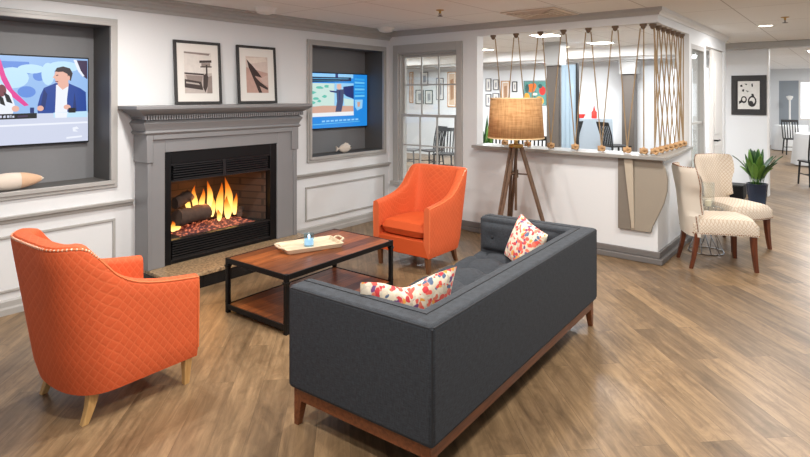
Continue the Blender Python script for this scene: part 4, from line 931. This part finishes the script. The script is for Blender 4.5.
pillow('wide floral throw pillow in the near corner of the sofa', (2.205, 1.775, .495), (R(14), 0, R(-24)), .54, .075, .06)
pillow('floral throw pillow standing point up at the far end of the sofa', (3.69, 1.855, .56), (R(-16), R(14), R(-120)), .345, .075)

# ------------------------------------------------------------------ coffee table
ct = thing('coffee_table', 'low plank coffee table with a black iron frame and lower shelf', 'coffee table', (3.045, 3.385, 0), R(1.5))
TW, TD, TZ = 1.17, .69, .41
x0, x1, y0, y1 = -TW / 2, TW / 2, -TD / 2, TD / 2; t_ = .028
B().box(x0 + .012, x1 - .012, y0 + .012, y1 - .012, TZ - .022, TZ).build('tabletop', TABLEW, ct, bevel=.002)
B().box(x0 + .02, x1 - .02, y0 + .02, y1 - .02, .045, .063).build('lower_shelf', TABLEW, ct, bevel=.002)
def rimf(z0, z1, name):
    q = B(); q.box(x0, x1, y0, y0 + t_ * .45, z0, z1); q.box(x0, x1, y1 - t_ * .45, y1, z0, z1); q.box(x0, x0 + t_ * .45, y0, y1, z0, z1); q.box(x1 - t_ * .45, x1, y0, y1, z0, z1); q.build(name, BLACK, ct, bevel=.002)
rimf(TZ - .036, TZ + .002, 'top_rail'); rimf(.028, .066, 'bottom_rail')
for sx in (-1, 1):
    for sy in (-1, 1):
        q = B(); X, Y = sx * (TW / 2 - t_ / 2), sy * (TD / 2 - t_ / 2)
        q.box(X - t_ / 2 - .001, X + t_ / 2 + .001, Y - t_ / 2 - .001, Y + t_ / 2 + .001, 0, TZ + .003)
        for z, dz in ((TZ - .05, -.035), (.075, .03)):
            q.hexa([(X - .017, Y - .017, z), (X + .017, Y - .017, z), (X + .017, Y + .017, z), (X - .017, Y + .017, z)][::1] if dz > 0 else [(X - .012, Y - .012, z + dz), (X + .012, Y - .012, z + dz), (X + .012, Y + .012, z + dz), (X - .012, Y + .012, z + dz)],
                   [(X - .015, Y - .015, z + dz), (X + .015, Y - .015, z + dz), (X + .015, Y + .015, z + dz), (X - .015, Y + .015, z + dz)] if dz > 0 else [(X - .022, Y - .022, z), (X + .022, Y - .022, z), (X + .022, Y + .022, z), (X - .022, Y + .022, z)])
        q.build('leg', BLACK, ct, bevel=.002)
# tray with curled handles, votive
tr = thing('serving_tray', 'whitewashed wooden tray with curled handles on the coffee table', 'tray', (3.05, 3.44, TZ + .003), R(-21))
a, b, h = .215, .12, .036; q = B()
q.box(-a, a, -b, b, 0, .012); q.build('base', TRAYW, tr, bevel=.003)
q = B()
for sy in (-1, 1): q.hexa([(-a, sy * b - .008, .0), (a, sy * b - .008, .0), (a, sy * b + .008, .0), (-a, sy * b + .008, .0)], [(-a - .02, sy * (b + .02) - .006, h), (a + .02, sy * (b + .02) - .006, h), (a + .02, sy * (b + .02) + .006, h), (-a - .02, sy * (b + .02) + .006, h)])
for sx in (-1, 1): q.hexa([(sx * a - .008, -b, .0), (sx * a + .008, -b, .0), (sx * a + .008, b, .0), (sx * a - .008, b, .0)], [(sx * (a + .02) - .006, -b - .02, h), (sx * (a + .02) + .006, -b - .02, h), (sx * (a + .02) + .006, b + .02, h), (sx * (a + .02) - .006, b + .02, h)])
q.build('rim', TRAYW, tr, bevel=.002)
for sx in (-1, 1):
    q = B(); q.tube([(sx * (a + .012), -.06, .028), (sx * (a + .035), -.065, .04), (sx * (a + .058), -.05, .046), (sx * (a + .06), .0, .046), (sx * (a + .058), .05, .046), (sx * (a + .035), .065, .04), (sx * (a + 0.012), .06, .028)], .009, 8); q.build('handle', TRAYW, tr, smooth=True)
vt = thing('votive_candle', 'frosted blue glass votive on the wooden tray', 'candle', (3.04, 3.44, TZ + .0155))
q = B(); q.lathe([(0, 0), (.040, 0), (.044, .02), (.043, .098), (.038, .098), (.038, .012), (0, .012)], 24); q.build('cup', glass_mat('blue_tinted_glass', (.80, .92, .98, 1)), vt, smooth=True)
q = B(); q.lathe([(0, .0121), (.036, .0121), (.036, .055), (0, .056)], 20); q.build('wax', glow('candle_wax_glow', (206, 236, 255), .9), vt, smooth=True)
q = B(); q.ball((0, 0, .075), .008, .008, .016, 8); q.build('flame', glow('candle_flame', (235, 248, 255), 6), vt, smooth=True)

# ------------------------------------------------------------------ tripod floor lamp
fl = thing('floor_lamp', 'tripod floor lamp with a burlap drum shade before the half wall', 'floor lamp', (5.25, 2.745, 0))
q = B(); q.lathe([(.288, 1.205), (.262, 1.61)], 48); q.v = q.v; sh = q
q.f = [f_ for f_ in q.f if len(f_) == 4]; q.m = [0] * len(q.f)
o = q.build('lamp_shade', BURLAP, fl, smooth=True); md = o.modifiers.new('th', 'SOLIDIFY'); md.thickness = .003
q = B()
for r_, z in ((.2885, 1.205), (.2625, 1.61)): q.lathe([(r_ + .003, z - .006), (r_ + .003, z + .006), (r_ - .004, z + .006), (r_ - .004, z - .006)], 48, closed=True)
q.build('shade_rim', plain('shade_tape', (226, 196, 150), .8), fl, smooth=True)
q = B(); q.lathe([(0, 1.10), (.075, 1.10), (.08, 1.115), (.075, 1.135), (.022, 1.14), (.020, 1.21), (.028, 1.215), (.028, 1.27), (0, 1.27)], 24); q.build('hub', BRASS, fl, smooth=True)
q = B(); q.ball((0, 0, 1.335), .034, .034, .05); q.build('bulb', glow('bulb_glow', (255, 214, 150), 1.5), fl, smooth=True)
q = B()
for k in range(3): a_ = k * 2 * pi / 3; q.tube([(0, 0, 1.255), (.12 * cos(a_), .12 * sin(a_), 1.24), (.284 * cos(a_), .284 * sin(a_), 1.212)], .0025, 5)
q.build('shade_spider', BRASS, fl)
ANG = [R(40), R(172), R(278)]
for a_ in ANG:
    q = B(); c_, s_ = cos(a_), sin(a_); w_ = .017
    for off in (-.022, .022):
        px, py = -s_ * off, c_ * off
        q.tube([(.055 * c_ + px, .055 * s_ + py, 1.12), (.30 * c_ + px * .6, .30 * s_ + py * .6, .32)], .018, 6)
    q.tube([(.27 * c_, .27 * s_, .42), (.40 * c_, .40 * s_, 0)], [.021, .013], 8)
    q.build('leg', TRIPOD, fl)
q = B()
for k in range(3):
    a_ = ANG[k]; q.tube([(0, 0, .83), (.145 * cos(a_), .145 * sin(a_), .83)], .009, 6)
q.lathe([(0, .79), (.026, .79), (.026, .87), (0, .87)], 12); q.build('spreader', TRIPOD, fl)
q = B(); q.tube([(0, 0, .45), (0, 0, 1.1)], .014, 10); q.build('centre_post', TRIPOD, fl)
lb = bpy.data.lights.new('lamp_bulb', 'POINT'); lb.energy = 1.6; lb.color = (1, .85, .65); lb.shadow_soft_size = .04
lo = bpy.data.objects.new('lamp_bulb', lb); C.objects.link(lo); lo.parent = fl; lo.location = (0, 0, 1.42)

# ------------------------------------------------------------------ rope lacing
def lacing(name, label, tops, bots, links, loc):
    o = thing(name, label, 'rope screen', loc)
    L0 = Vector(loc); q = B()
    for a_, b_ in links:
        p0, p1 = Vector(tops[a_]) - L0, Vector(bots[b_]) - L0; d = (p1 - p0); d.z = 0; q.tube([p0 + d.normalized() * min(.028, d.length), p1], .0062, 7)
    q.build('rope', ROPE, o, smooth=True)
    for p in tops:
        p = Vector(p) - L0; q = B(); q.ball((p.x, p.y, p.z + .018), .026, .026, .028, 8); q.lathe([(.034, .0), (.034, .02), (.0, .02)], 10, (p.x, p.y, p.z + .024)); q.build('pulley', BLOCK, o, smooth=True)
    for p in bots:
        p = Vector(p) - L0; q = B()
        for k in range(2): q.tube([(p.x + .030 * cos(t_ * 2 * pi / 10 + k), p.y + .030 * sin(t_ * 2 * pi / 10 + k), p.z - .022 + k * .022 + .010 * sin(t_ * 1.9)) for t_ in range(10)], .0115, 6, closed=True)
        q.ball((p.x, p.y, p.z + .004), .022, .022, .026, 8); q.build('knot', KNOT, o, smooth=True)
    return o
zt_, zb_ = OZ1 - .045, OZ0 + .068
XR = XW + .03; YR = OY0 + .06
ty = [3.345, 3.045, 2.745, 2.475, 2.20, 1.92, 1.645]
by = [3.19, 2.90, 2.62, 2.345, 2.06, 1.80, 1.64]
lacing('rope_lacing', 'zigzag rope laced above the front of the half wall', [(XR, y, zt_) for y in ty], [(XR, y, zb_) for y in by], [(i, i) for i in range(6)] + [(i + 1, i) for i in range(6)] + [(6, 6)], (XR, 2.5, OZ0 + .024))
tx = [XR + .02 + .197 * k for k in range(7)]; bx_ = [XR + .01 + .197 * k for k in range(7)]
lk = []
for i in range(7):
    for d in (-2, 2):
        if 0 <= i + d < 7: lk.append((i, i + d))
lk += [(0, 0), (0, 1), (1, 0), (6, 6), (5, 6), (6, 5)]
lacing('rope_lacing', 'criss cross rope laced over the short return of the half wall', [(x, YR, zt_ - .005) for x in tx], [(x, YR - .02, zb_) for x in bx_], lk, (6.4, YR, OZ0 + .024))

# ------------------------------------------------------------------ curved corbel
cbk = thing('ledge_bracket', 'taupe curved bracket under the corner of the ledge', 'bracket', (XW - .03, 1.6, 0))
q = B(); q.box(-.012, .03, .145, .27, .30, OZ0 - .012); q.build('back_plate', plain('bracket_plate', (128, 120, 110), .4), cbk, bevel=.004)
q = B(); poly = [(.145, OZ0 - .012), (.145, .30), (-.045, .30), (-.06, .36), (-.115, .48), (-.165, .60), (-.192, .72), (-.195, .83), (-.175, .93), (-.145, OZ0 - .012)]
q.prism(poly, 'x', -.012, .029); q.build('curved_plate', CORBEL, cbk, bevel=.004)
q = B(); q.hexa([(-.022, .135, .32), (-.012, .135, .32), (-.012, .105, .32), (-.022, .105, .32)], [(-.05, .20, OZ0 - .02), (-.012, .20, OZ0 - .02), (-.012, .115, OZ0 - .02), (-.05, .115, OZ0 - .02)]); q.build('tapered_strip', plain('pale_bracket_strip', (190, 178, 160), .4), cbk, bevel=.004)  # paler raised strip, narrowing downward

# ------------------------------------------------------------------ cream accent chairs
def accent(label, loc, rz, group=None):
    o = thing('accent_chair', label, 'chair', loc, rz, group)
    # local: faces +x
    q = B(); nu, nv = 16, 16; x0, x1, zb_, zt_ = -.25, .30, .33, .475
    def seat(side):
        def f(i, j):
            u = -1 + 2 * i / (nu - 1); v = -1 + 2 * j / (nv - 1); e_ = max(0, (1 - abs(u) ** 8) * (1 - abs(v) ** 8)) ** .3
            hw = .225 + .03 * u; bow = .04 * (1 - v * v) * (u > 0) * u
            return ((x0 + x1) / 2 + (x1 - x0) / 2 * u + bow, hw * v, (zb_ + (zt_ - zb_) * (.62 + .38 * e_) + .025 * (1 - u * u) * (1 - v * v)) if side > 0 else zb_)
        return f
    q.grid(seat(1), nu, nv, uv=lambda i, j: (i * .55 / nu, j * .5 / nv))
    f1 = seat(1); ed = [(i, 0) for i in range(nu)] + [(nu - 1, j) for j in range(1, nv)] + [(i, nv - 1) for i in range(nu - 2, -1, -1)] + [(0, j) for j in range(nv - 2, 0, -1)]
    E2 = [f1(*e_) for e_ in ed]; n = len(E2); oo = len(q.v)
    q.add(E2 + [(p[0], p[1], zb_) for p in E2], [(k, (k + 1) % n, n + (k + 1) % n, n + k) for k in range(n)])
    run = 0
    for k in range(n):
        run += math.dist(E2[k], E2[k - 1]); q.uv[oo + k] = (run, .12); q.uv[oo + n + k] = (run, 0)
    q.add([(p[0], p[1], zb_) for p in E2], [tuple(range(n))])
    q.build('seat', LINEN, o, smooth=True)
    # wing back: shield outline with curled-forward wings and a waist notch
    ws = [(.30, .205), (.50, .200), (.60, .195), (.68, .20), (.735, .225), (.77, .25), (.84, .262), (.90, .262), (.945, .25), (.958, .235)]
    q = B(); nv = 15; zs = [.30 + .658 * k / 24 for k in range(25)]
    def back(side):
        def f(i, j):
            z = zs[i]; w_ = lerp_tab(ws, z); v = -1 + 2 * j / (nv - 1); lean = -.24 - .13 * (z - .33) - .10 * max(0, z - .75)
            wrap = .10 * max(0, abs(v) - .45) ** 1.5 / .55 ** 1.5 * (1.0 if z > .5 else .4)
            th = .075 * (1 - .5 * max(0, (z - .6) / .36))
            ed_ = (1 - abs(v) ** 10) ** .5 if abs(v) < 1 else 0
            te = min(1, (zs[-1] - z) / .03 + .3)
            return (lean + wrap + side * th / 2 * max(ed_, .25) * te, w_ * v, z)
        return f
    q.grid(back(1), 25, nv, 0, uv=lambda i, j: (j * .5 / nv, zs[i])); q.grid(back(-1), 25, nv, 1, uv=lambda i, j: (j * .5 / nv, zs[i]))
    fr, bk = back(1), back(-1)
    q.grid(lambda i, j: (fr if j == 0 else bk)(i, 0), 25, 2, 1); q.grid(lambda i, j: (fr if j == 0 else bk)(i, nv - 1), 25, 2, 1); q.grid(lambda i, j: (fr if j == 0 else bk)(24, i), nv, 2, 1)
    q.build('backrest', [LINEN, LINENP], o, smooth=True)
    q = B()
    for sgn in (0, nv - 1):
        for i in range(2, 24):
            p, r_ = Vector(bk(i, sgn)), Vector(bk(i + 1, sgn)); d = (r_ - p).length
            for k in range(2): q.ball(tuple(p.lerp(r_, k / 2)), .006, n=5)
    for j in range(nv - 1):
        p, r_ = Vector(bk(24, j)), Vector(bk(24, j + 1))
        for k in range(2): q.ball(tuple(p.lerp(r_, k / 2)), .006, n=5)
    for k in range(0, n):
        p, r_ = Vector(E2[k]), Vector(E2[(k + 1) % n])
        for c_ in range(2):
            m_ = p.lerp(r_, c_ / 2); q.ball((m_.x, m_.y, zb_ + .01), .0055, n=5)
    q.build('nail_trim', BRONZE, o, smooth=True)
    def leg(xt, yt, xb, yb, wt, wb_):
        rings = []
        for k in range(7):
            t_ = k / 6; bnd = (t_ ** 1.7); c_x, c_y = xt + (xb - xt) * bnd, yt + (yb - yt) * bnd; w_ = (wt + (wb_ - wt) * t_) / 2; z = .34 * (1 - t_)
            rings.append([(c_x - w_, c_y - w_, z), (c_x + w_, c_y - w_, z), (c_x + w_, c_y + w_, z), (c_x - w_, c_y + w_, z)])
        q = B(); q.grid(lambda i, j: rings[i][j], 7, 4, closev=True); q.add(rings[0], [(0, 1, 2, 3)]); q.add(rings[-1], [(3, 2, 1, 0)]); q.build('leg', CHERRY, o, bevel=.003)
    for s_ in (-1, 1): leg(.265, s_ * .215, .285, s_ * .235, .052, .032); leg(-.215, s_ * .175, -.27, s_ * .185, .046, .03)
    return o
ac1 = accent('cream lattice wing chair nearest the camera beside the half wall', (6.14, 1.075, 0), math.atan2(-.86, .50))
dup(ac1, (7.08, 1.08, 0), math.atan2(-.80, -.60), 'cream lattice wing chair further back, its seat turned toward the sofa')
# glass side table, vase
st = thing('side_table', 'round glass side table with a chrome wire base between the cream chairs', 'side table', (6.585, 1.225, 0))
q = B(); q.lathe([(0, .462), (.18, .462), (.18, .47), (0, .47)], 32); q.build('glass_top', GLASS, st)
q = B()
for z, r_ in ((.006, .17), (.455, .16)): q.tube([(r_ * cos(k * 2 * pi / 28), r_ * sin(k * 2 * pi / 28), z) for k in range(28)], .006, 6, closed=True)
for k in range(12): a_ = k * pi / 6; q.tube([(.16 * cos(a_), .16 * sin(a_), .455), (.085 * cos(a_ + .5), .085 * sin(a_ + .5), .22), (.17 * cos(a_ + 1), .17 * sin(a_ + 1), .006)], .0045, 5)
q.build('wire_base', CHROME, st, smooth=True)
vs = thing('glass_vase', 'clear glass cylinder vase on the round side table', 'vase', (6.56, 1.20, .471))
q = B(); q.lathe([(0, 0), (.055, 0), (.06, .01), (.06, .26), (.056, .26), (.055, .014), (0, .012)], 24); q.build('vessel', GLASS, vs, smooth=True)
q = B(); q.lathe([(0, .0145), (.03, .0145), (.03, .07), (0, .07)], 16); q.build('candle', plain('ivory_wax', (238, 226, 200), .5), vs, smooth=True)

# ------------------------------------------------------------------ plant
pt_ = thing('potted_plant', 'broad leaved green plant in a tall navy pot below the framed drawing', 'potted plant', (9.80, 1.14, 0))
q = B(); q.lathe([(0, 0), (.12, 0), (.11, .02), (.138, .31), (.142, .33), (.128, .33), (.126, .30), (0, .30)], 28); q.build('pot', NAVY, pt_, smooth=True)
q = B(); q.lathe([(0, .301), (.125, .301), (.0, .312)], 20); q.build('soil', SOIL, pt_)
rnd = random.Random(5); q = B()
for k in range(30):
    a_ = k * 2.399; r0 = .03 + .06 * rnd.random(); out = .08 + .19 * rnd.random() if k > 5 else .05; hh = .28 + .26 * rnd.random() if k > 5 else .54; w_ = .022 + .016 * rnd.random(); mi = 0 if rnd.random() < .65 else 1
    c_, s_ = cos(a_), sin(a_)
    def fn(i, j, c_=c_, s_=s_, r0=r0, out=out, hh=hh, w_=w_):
        t_ = i / 9; ww_ = w_ * 1.25 * max(0, sin(pi * max(0, (t_ - .22) / .78))) ** .7 + .004; v = (j - 2) / 2
        r_ = r0 + out * t_ ** 1.5; z = .305 + hh * (t_ - .18 * t_ ** 3 * (out / .3))
        return (c_ * r_ - s_ * ww_ * v, s_ * r_ + c_ * ww_ * v, z + .012 * abs(v))
    q.grid(fn, 10, 5, mi)
o = q.build('foliage', [LEAF, LEAF2], pt_, smooth=True); sm = o.modifiers.new('th', 'SOLIDIFY'); sm.thickness = .002
bx = thing('equipment_box', 'low black box on the floor beside the navy pot', 'box', (10.2, 1.52, 0))
B().box(-.16, .16, -.17, .17, 0.02, .24).build('cabinet', BLACKM, bx, bevel=.01)
B().box(-.165, -.161, -.15, .15, .05, .22).build('grille', BLACK, bx)
q = B()
for x in (-.12, .12):
    for y in (-.12, .12): q.lathe([(0, 0), (.015, 0), (.015, .02), (0, .02)], 8, (x, y, 0))
q.build('feet', BLACK, bx)

# ------------------------------------------------------------------ dark spindle chairs
def spindle_chair(label, loc, rz, mat, group, name='spindle_chair', sz=.45, top=.96):
    o = thing(name, label, 'chair', loc, rz, group)
    q = B(); q.hexa([(-.19, -.19, sz - .03), (.21, -.215, sz - .03), (.21, .215, sz - .03), (-.19, .19, sz - .03)], [(-.19, -.19, sz), (.21, -.215, sz), (.21, .215, sz), (-.19, .19, sz)]); q.build('seat', mat, o, bevel=.008)
    for x, y, xb, yb in ((.18, -.18, .20, -.20), (.18, .18, .20, .20), (-.16, -.16, -.22, -.18), (-.16, .16, -.22, .18)):
        q = B(); q.tube([(x, y, sz - .03), (xb, yb, 0)], [.019, .014], 7); q.build('leg', mat, o)
    q = B(); q.tube([(.19, -.185, sz * .45), (-.19, -.172, sz * .45)], .010, 6); q.tube([(.19, .185, sz * .45), (-.19, .172, sz * .45)], .010, 6); q.tube([(0, -.178, sz * .45), (0, .178, sz * .45)], .010, 6); q.build('stretcher', mat, o)
    for y in (-.18, .18):
        q = B(); q.tube([(-.17, y, sz - .005), (-.20, y * 1.05, sz + .2), (-.27, y * 1.08, top - .02)], .015, 7); q.build('back_post', mat, o)
    q = B(); q.hexa([(-.262, -.205, top - .075), (-.240, -.205, top - .075), (-.240, .205, top - .075), (-.262, .205, top - .075)], [(-.287, -.205, top), (-.265, -.205, top), (-.265, .205, top), (-.287, .205, top)]); q.build('crest_rail', mat, o, bevel=.005)
    for k in range(5):
        y = -.12 + .06 * k; q = B(); q.tube([(-.172, y, sz - .005), (-.20, y * 1.05, sz + .2), (-.258, y * 1.08, top - .07)], .0135, 6); q.build('spindle', mat, o)
    return o
GRP = None
sc = spindle_chair('black spindle back chair behind the lower sash, nearest the window frame', (9.55, 6.62, 0), R(200), BLKWOOD, GRP)
dup(sc, (9.95, 7.25, 0), R(160), 'dark spindle back chair behind the middle pane of the lower sash')
sg = spindle_chair('weathered grey side chair seen in profile behind the lower sash', (9.75, 7.72, 0), R(-75), GREYWOOD, GRP)
dup(sc, (8.75, 5.28, 0), R(35), 'black chair behind the ledge under the lampshade, first from the room corner')
dup(sc, (8.85, 4.80, 0), R(30), 'black chair behind the ledge under the middle of the lampshade')
dup(sc, (8.90, 4.32, 0), R(30), 'black chair behind the ledge under the lampshade, closest to the taupe column')
tl = spindle_chair('tall black stool beside the pale blue door and the ketchup', (10.6, 4.47, 0), R(82), BLKWOOD, GRP, 'bar_stool', .70, 1.14)
dup(tl, (10.79, 3.55, 0), R(-40), 'tall black stool at the end of the draped high table nearer the white doorway')
# draped tables
def round_cloth(q, r, z, n=40, flare=.06, bottom=.02):
    prof = [(0, z), (r * .98, z), (r, z - .008), (r + flare * .3, z - .25 * (z - bottom)), (r + flare, bottom)]
    vs = []
    def fn(i, j):
        a_ = 2 * pi * j / n; rr, zz = prof[i]; rr *= 1 + (.05 * sin(9 * a_) * max(0, (i - 2)) / 2); return (rr * cos(a_), rr * sin(a_), zz)
    q.grid(fn, len(prof), n, closev=True)
def dtable(label, clabel, loc, r=.55, z=.745):
    o = thing('dining_table', label, 'table', loc)
    q = B(); q.lathe([(0, z - .03), (r - .01, z - .03), (r - .01, z), (0, z)], 28); q.build('tabletop', BLKWOOD, o)
    q = B(); q.lathe([(0, 0), (.26, 0), (.26, .02), (.05, .06), (.04, z - .03), (0, z - .03)], 16); q.build('pedestal', BLKWOOD, o)
    q = B(); round_cloth(q, r + .005, .004); q.v = [(x, y, zz + z - .002 if zz > 0 else zz) for x, y, zz in q.v]
    q = B(); round_cloth(q, r + .006, z + .004); c_ = q.build('tablecloth', CLOTHW, smooth=True); c_.location = loc; tag(c_, clabel, 'tablecloth')
    return o
dtable('round dining table nearest in the room beyond the framed drawing', 'white floor length cloth on the nearest round dining table', (16.3, .62, 0), .5)
dtable('round dining table against the far grey wall', 'white floor length cloth on the farthest dining table', (20.3, 1.5, 0), .42)
dup(sc, (15.1, .42, 0), R(30), 'black chair pulled up to the nearest white dining table')
dup(sc, (16.3, -.2, 0), R(90), 'black chair at the nearest dining table, cut off by the picture edge')
dup(sc, (18.9, 1.36, 0), R(200), 'black chair standing with its back to the nearest dining table')
dup(sc, (20.0, .75, 0), R(100), 'black chair below the bright far window')
dup(sc, (12.6, .56, 0), R(25), 'black chair just beyond the framed drawing wall, closest of the dining chairs')
ht = thing('high_table', 'high table draped in pale cloth behind the half wall', 'table', (11.45, 4.22, 0), R(20))
q = B(); q.box(-.24, .24, -.36, .36, 1.135, 1.16); q.build('tabletop', BLKWOOD, ht)
for sx in (-1, 1):
    for sy in (-1, 1): q = B(); q.box(sx * .2 - .02, sx * .2 + .02, sy * .32 - .02, sy * .32 + .02, 0, 1.135); q.build('leg', BLKWOOD, ht)
q = B()
q.hexa([(-.27, -.39, .55), (.27, -.39, .55), (.27, .39, .55), (-.27, .39, .55)], [(-.247, -.367, 1.164), (.247, -.367, 1.164), (.247, .367, 1.164), (-.247, .367, 1.164)])
q.f.pop(0); q.m.pop(0)
hc = q.build('tablecloth', plain('pale_blue_linen', (168, 180, 190), .8, var=.03), smooth=False); hc.location = (11.45, 4.22, 0); hc.rotation_euler = (0, 0, R(20)); md = hc.modifiers.new('th', 'SOLIDIFY'); md.thickness = .003; md.offset = 1; tag(hc, 'pale blue grey cloth over the high table behind the half wall', 'tablecloth')
RED = plain('red_plastic', (214, 44, 28), .35)
def bottle(loc, label, h, r):
    o = thing('sauce_bottle', label, 'bottle', loc)
    q = B(); q.lathe([(0, 0), (r, 0), (r * 1.02, h * .1), (r, h * .5), (r * .4, h * .66), (0, h * .66)], 18); q.build('body', RED, o, smooth=True)
    q = B(); q.lathe([(r * .4, h * .66), (r * .38, h * .74), (r * .1, h), (0, h)], 14); q.build('nozzle', RED, o, smooth=True)
bottle((11.40, 4.18, 1.169), 'red squeeze bottle with a pointed nozzle on the high table', .26, .055)
rb = thing('red_bowl', 'small red bowl beside the squeeze bottle on the high table', 'bowl', (11.42, 4.46, 1.169))
q = B(); q.lathe([(0, 0), (.05, 0), (.085, .08), (.080, .08), (.045, .012), (0, .012)], 20); q.build('bowl', RED, rb, smooth=True)
gj = thing('glass_jar', 'clear glass jar between the red bowl and bottle', 'jar', (11.40, 4.32, 1.169))
q = B(); q.lathe([(0, 0), (.045, 0), (.05, .02), (.05, .16), (.04, .18), (.037, .18), (.046, .155), (.046, .02), (0, .012)], 18); q.build('vessel', GLASS, gj, smooth=True)
# small white column lamp in the dining room
cl = thing('column_lamp', 'slim white standing lamp before the far grey wall', 'lamp', (21.5, 1.62, 0))
q = B(); q.lathe([(0, 0), (.12, 0), (.12, .02), (.03, .04), (.025, 1.55), (0, 1.55)], 16); q.build('stem', PLASTIC, cl, smooth=True)
q = B(); q.lathe([(.05, 1.50), (.09, 1.58), (.09, 1.62), (0, 1.64)], 16); q.build('shade', PLASTIC, cl, smooth=True)
# thing on the window-side ledge: small leafy sprig behind the opening
sp_ = thing('potted_plant', 'leafy green houseplant behind the ledge beside the white jamb', 'potted plant', (7.3, 4.33, 0))
q = B(); q.lathe([(0, 0), (.13, 0), (.17, .55), (.15, .55), (.14, .5), (0, .5)], 20); q.build('pot', plain('white_pot', (220, 218, 214), .4), sp_, smooth=True)
q = B(); rnd = random.Random(11)
for k in range(26):
    a_ = k * 2.399; hh = .35 + .5 * rnd.random(); out = .05 + .12 * rnd.random(); w_ = .04; c_, s_ = cos(a_), sin(a_)
    def fn(i, j, c_=c_, s_=s_, hh=hh, out=out, w_=w_):
        t_ = i / 6; ww_ = w_ * sin(pi * min(1, t_ * .9 + .1)) + .002; v = j - 1; r_ = .02 + out * t_
        return (c_ * r_ - s_ * ww_ * v, s_ * r_ + c_ * ww_ * v, .5 + hh * t_)
    q.grid(fn, 7, 3, k % 2)
o = q.build('foliage', [LEAF, LEAF2], sp_, smooth=True); sm = o.modifiers.new('th', 'SOLIDIFY'); sm.thickness = .002
